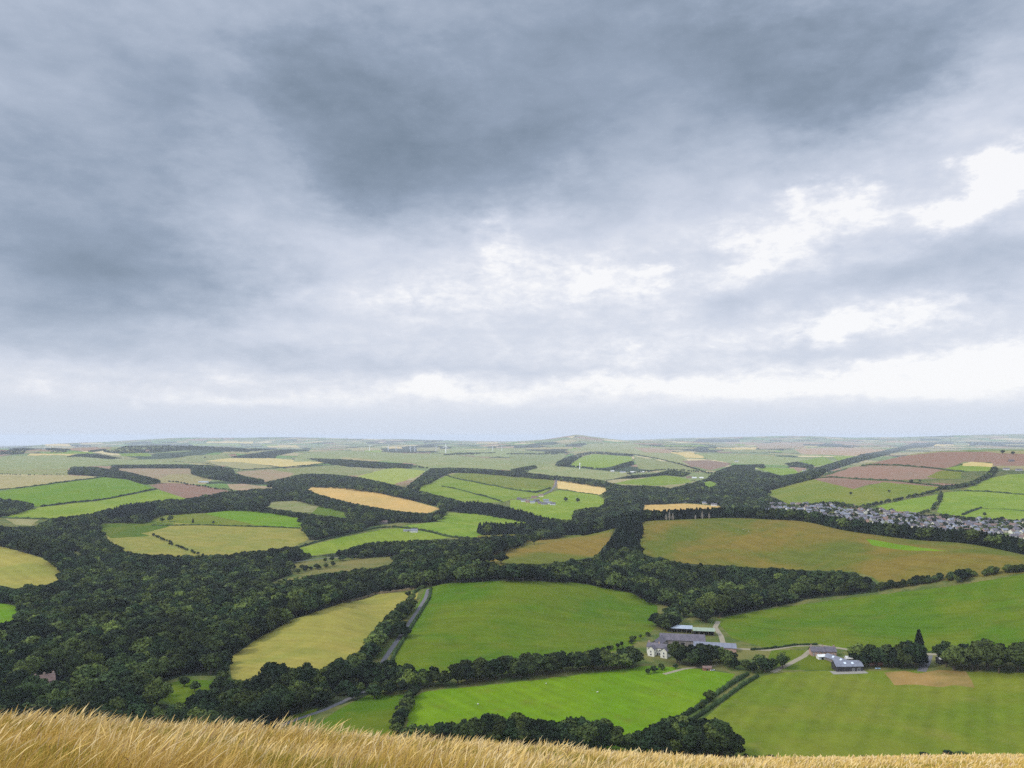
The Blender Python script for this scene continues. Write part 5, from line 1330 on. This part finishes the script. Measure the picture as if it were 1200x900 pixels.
# ------------------------------------------------------------ bushes on the near slope and dry scrub
def bush(px, py, h, w, label, lm, r=None, group=None, n=900):
    """low shrub: a cluster of leaf clumps over short stems"""
    if r is None: p = G(px, py)
    else:
        a, s = az_slope(px, py); x, y = math.sin(a) * r, math.cos(a) * r; p = Vector((x, y, T(x, y)))
    cv_, cf_ = crown_arrays(random.randrange(9999), 'b', n, .06); cv_ = cv_ * (w, w, h); cv_[:, 2] -= .32 * h
    o = thing('bush', label, 'bush', p, random.uniform(0, 6), group)
    link('foliage', mesh_np('foliage', cv_, cf_, lm), o)
    m = MB()
    for i in range(5): a_ = i * 1.3; m.tube((0, 0, -.3), (math.cos(a_) * w * .15, math.sin(a_) * w * .15, h * .4), .06, .03, 6)
    m.build('stem', bark, o)
for (px, py, h, w, lb) in [(903,890,4,7,'dark low bush at the field edge behind the grass, leftmost of the row'),(951,891,3.5,5,'dark low bush at the field edge, second of the row'),(1012,890,3.5,6,'small dark bush at the field edge, third of the row'),(1084,887,3.5,10,'wide dark bush at the field edge, fourth of the row'),(1112,886,5,10,'larger dark bush at the field edge near the right end'),(1128,885,3.5,9,'dark bush at the right end of the field edge row'),(874,889,5,5,'upright little bush right of the thick clump'),(885,890,4,4,'thin little bush right of the thick clump')]:
    bush(px, py, h, w, lb, LEAF_B)

# ------------------------------------------------------------ the straw coloured grass in front
def gmat(name, cols):
    m = newmat(name); t = m.node_tree
    a = N(t, 'ShaderNodeAttribute', attribute_name='tone'); rp_ = N(t, 'ShaderNodeValToRGB'); stops(rp_, cols); t.links.new(a.outputs['Fac'], rp_.inputs[0])
    b = N(t, 'ShaderNodeBsdfPrincipled'); b.inputs['Roughness'].default_value = .75; b.inputs['Specular IOR Level'].default_value = .2; t.links.new(rp_.outputs[0], b.inputs['Base Color'])
    tr = N(t, 'ShaderNodeBsdfTranslucent'); t.links.new(rp_.outputs[0], tr.inputs[0]); mx_ = N(t, 'ShaderNodeMixShader'); mx_.inputs[0].default_value = .25
    t.links.new(b.outputs[0], mx_.inputs[1]); t.links.new(tr.outputs[0], mx_.inputs[2])
    o = N(t, 'ShaderNodeOutputMaterial'); t.links.new(mx_.outputs[0], o.inputs[0]); return m
GRASS = gmat('straw_grass', [(0, (.14, .16, .02, 1)), (.25, (.30, .24, .035, 1)), (.5, (.50, .32, .07, 1)), (.75, (.62, .42, .13, 1)), (.93, (.70, .54, .28, 1)), (1, (.26, .15, .08, 1))])
def vn(x, y, s, sd):
    return .5 + .25 * (np.sin(x / s + sd) * np.cos(y / s * 1.3 + sd * 2) + np.sin(x / s * 2.3 + y / s * 1.7 + sd * 3) * .6 + np.sin(x / s * 4.1 - y / s * 3.9 + sd) * .4)
def grass(n):
    az = rng.uniform(-.63, .63, n); rb = np.interp(az, bz, BROW_RB)
    u = rng.uniform(0, 1, n); lo = rb * .42; hi = rb * 1.75
    r = np.sqrt(lo ** 2 + (hi ** 2 - lo ** 2) * u)
    # denser on the right, where more ground is seen at once
    x, y = np.sin(az) * r, np.cos(az) * r
    return az, r, x, y, rb
def build_grass():
    parts = [grass(470000)]
    m = rng.uniform(-.05, .63, 90000); rb = np.interp(m, bz, BROW_RB); r = rb * rng.uniform(.42, 1.5, len(m)); parts.append((m, r, np.sin(m) * r, np.cos(m) * r, rb))
    az, r, x, y, rb = (np.concatenate(q) for q in zip(*parts)); n = len(r)
    z = terrain(x, y)
    far_ = np.clip((rb - 16) / 40, 0, 1)
    clump = vn(x, y, 1.7, 1.); tuss = np.clip((vn(x, y, .55, 4.) - .35) * 2, 0, 1)
    h = rng.uniform(.16, .34, n) * (.35 + 1.1 * clump) * (1 - .35 * far_)
    stalk = rng.uniform(0, 1, n) < .05 + .05 * (vn(x, y, 1.1, 5.) > .6); h = np.where(stalk, h * 1.45 + .08, h)
    # wind from the left: blades lean to the right
    ang = rng.normal(0.15, .7, n); lean = rng.uniform(.1, 1.0, n) * (.8 + .6 * vn(x, y, 2.6, 2.))
    dx, dy = np.cos(ang), np.sin(ang); 
    w = (.0012 + .00020 * r) * rng.uniform(.7, 1.3, n); w = np.where(stalk, w * .8, w)
    px_, py_ = -np.cos(az + 0), np.sin(az)       # across the line of sight, so that blades show their width
    sx = np.cos(az + rng.normal(0, .5, n)); sy = -np.sin(az + rng.normal(0, .5, n))
    V = []
    for (f, wf) in ((0, 1.), (.45, .9), (.8, .75), (1., .15)):
        ww = w * wf
        ww = np.where(stalk & (f >= .79) & (f < .99), w * 2.6, ww)
        cxp = x + dx * h * lean * f ** 1.8; cyp = y + dy * h * lean * f ** 1.8; czp = z - .02 + h * f * (1 - .22 * lean * f)
        V.append(np.stack([cxp - sx * ww, cyp - sy * ww, czp], -1)); V.append(np.stack([cxp + sx * ww, cyp + sy * ww, czp], -1))
    V = np.stack(V, 1).reshape(-1, 3); b = np.arange(n)[:, None] * 8
    f = np.concatenate([b + np.array([0, 1, 3, 2]), b + np.array([2, 3, 5, 4]), b + np.array([4, 5, 7, 6])])
    me = mesh_np('grass', V, f, GRASS)
    tone = np.clip(.22 + .55 * vn(x, y, 1.3, 7.) + .30 * (vn(x, y, .5, 3.) - .5) + rng.normal(0, .13, n), 0, .9)
    green = vn(x, y, 2.1, 11.) > .66; tone = np.where(green & (rng.uniform(0, 1, n) < .6), tone * .35, tone)
    tone = np.where(stalk, rng.uniform(.7, .97, n), tone); tone = np.where(rng.uniform(0, 1, n) < .04, 1., tone)
    at = me.attributes.new('tone', 'FLOAT', 'POINT'); at.data.foreach_set('value', np.repeat(tone, 8).astype(np.float32))
    tag(link('grass', me), 'long straw coloured grass bending in the wind on the near hilltop', 'grass', kind='stuff')
build_grass()

# ------------------------------------------------------------ haze
hm = bpy.data.meshes.new('haze'); S = 46000.; z0, z1 = -420., 232.
hv_ = [(-S,-S,z0),(S,-S,z0),(S,S,z0),(-S,S,z0),(-S,-S,z1),(S,-S,z1),(S,S,z1),(-S,S,z1)]
hm.from_pydata(hv_, [], [(3,2,1,0),(4,5,6,7),(0,1,5,4),(1,2,6,5),(2,3,7,6),(3,0,4,7)]); hm.update()
hmat = bpy.data.materials.new('haze'); hmat.use_nodes = True; t = hmat.node_tree; t.nodes.clear()
pv = N(t, 'ShaderNodeVolumePrincipled'); pv.inputs['Color'].default_value = (.85, .92, 1.0, 1); pv.inputs['Density'].default_value = .000040; pv.inputs['Anisotropy'].default_value = 0.0
o_ = N(t, 'ShaderNodeOutputMaterial'); t.links.new(pv.outputs[0], o_.inputs['Volume']); hm.materials.append(hmat)
tag(link('haze', hm), 'pale blue haze over the far country', 'haze', kind='stuff')
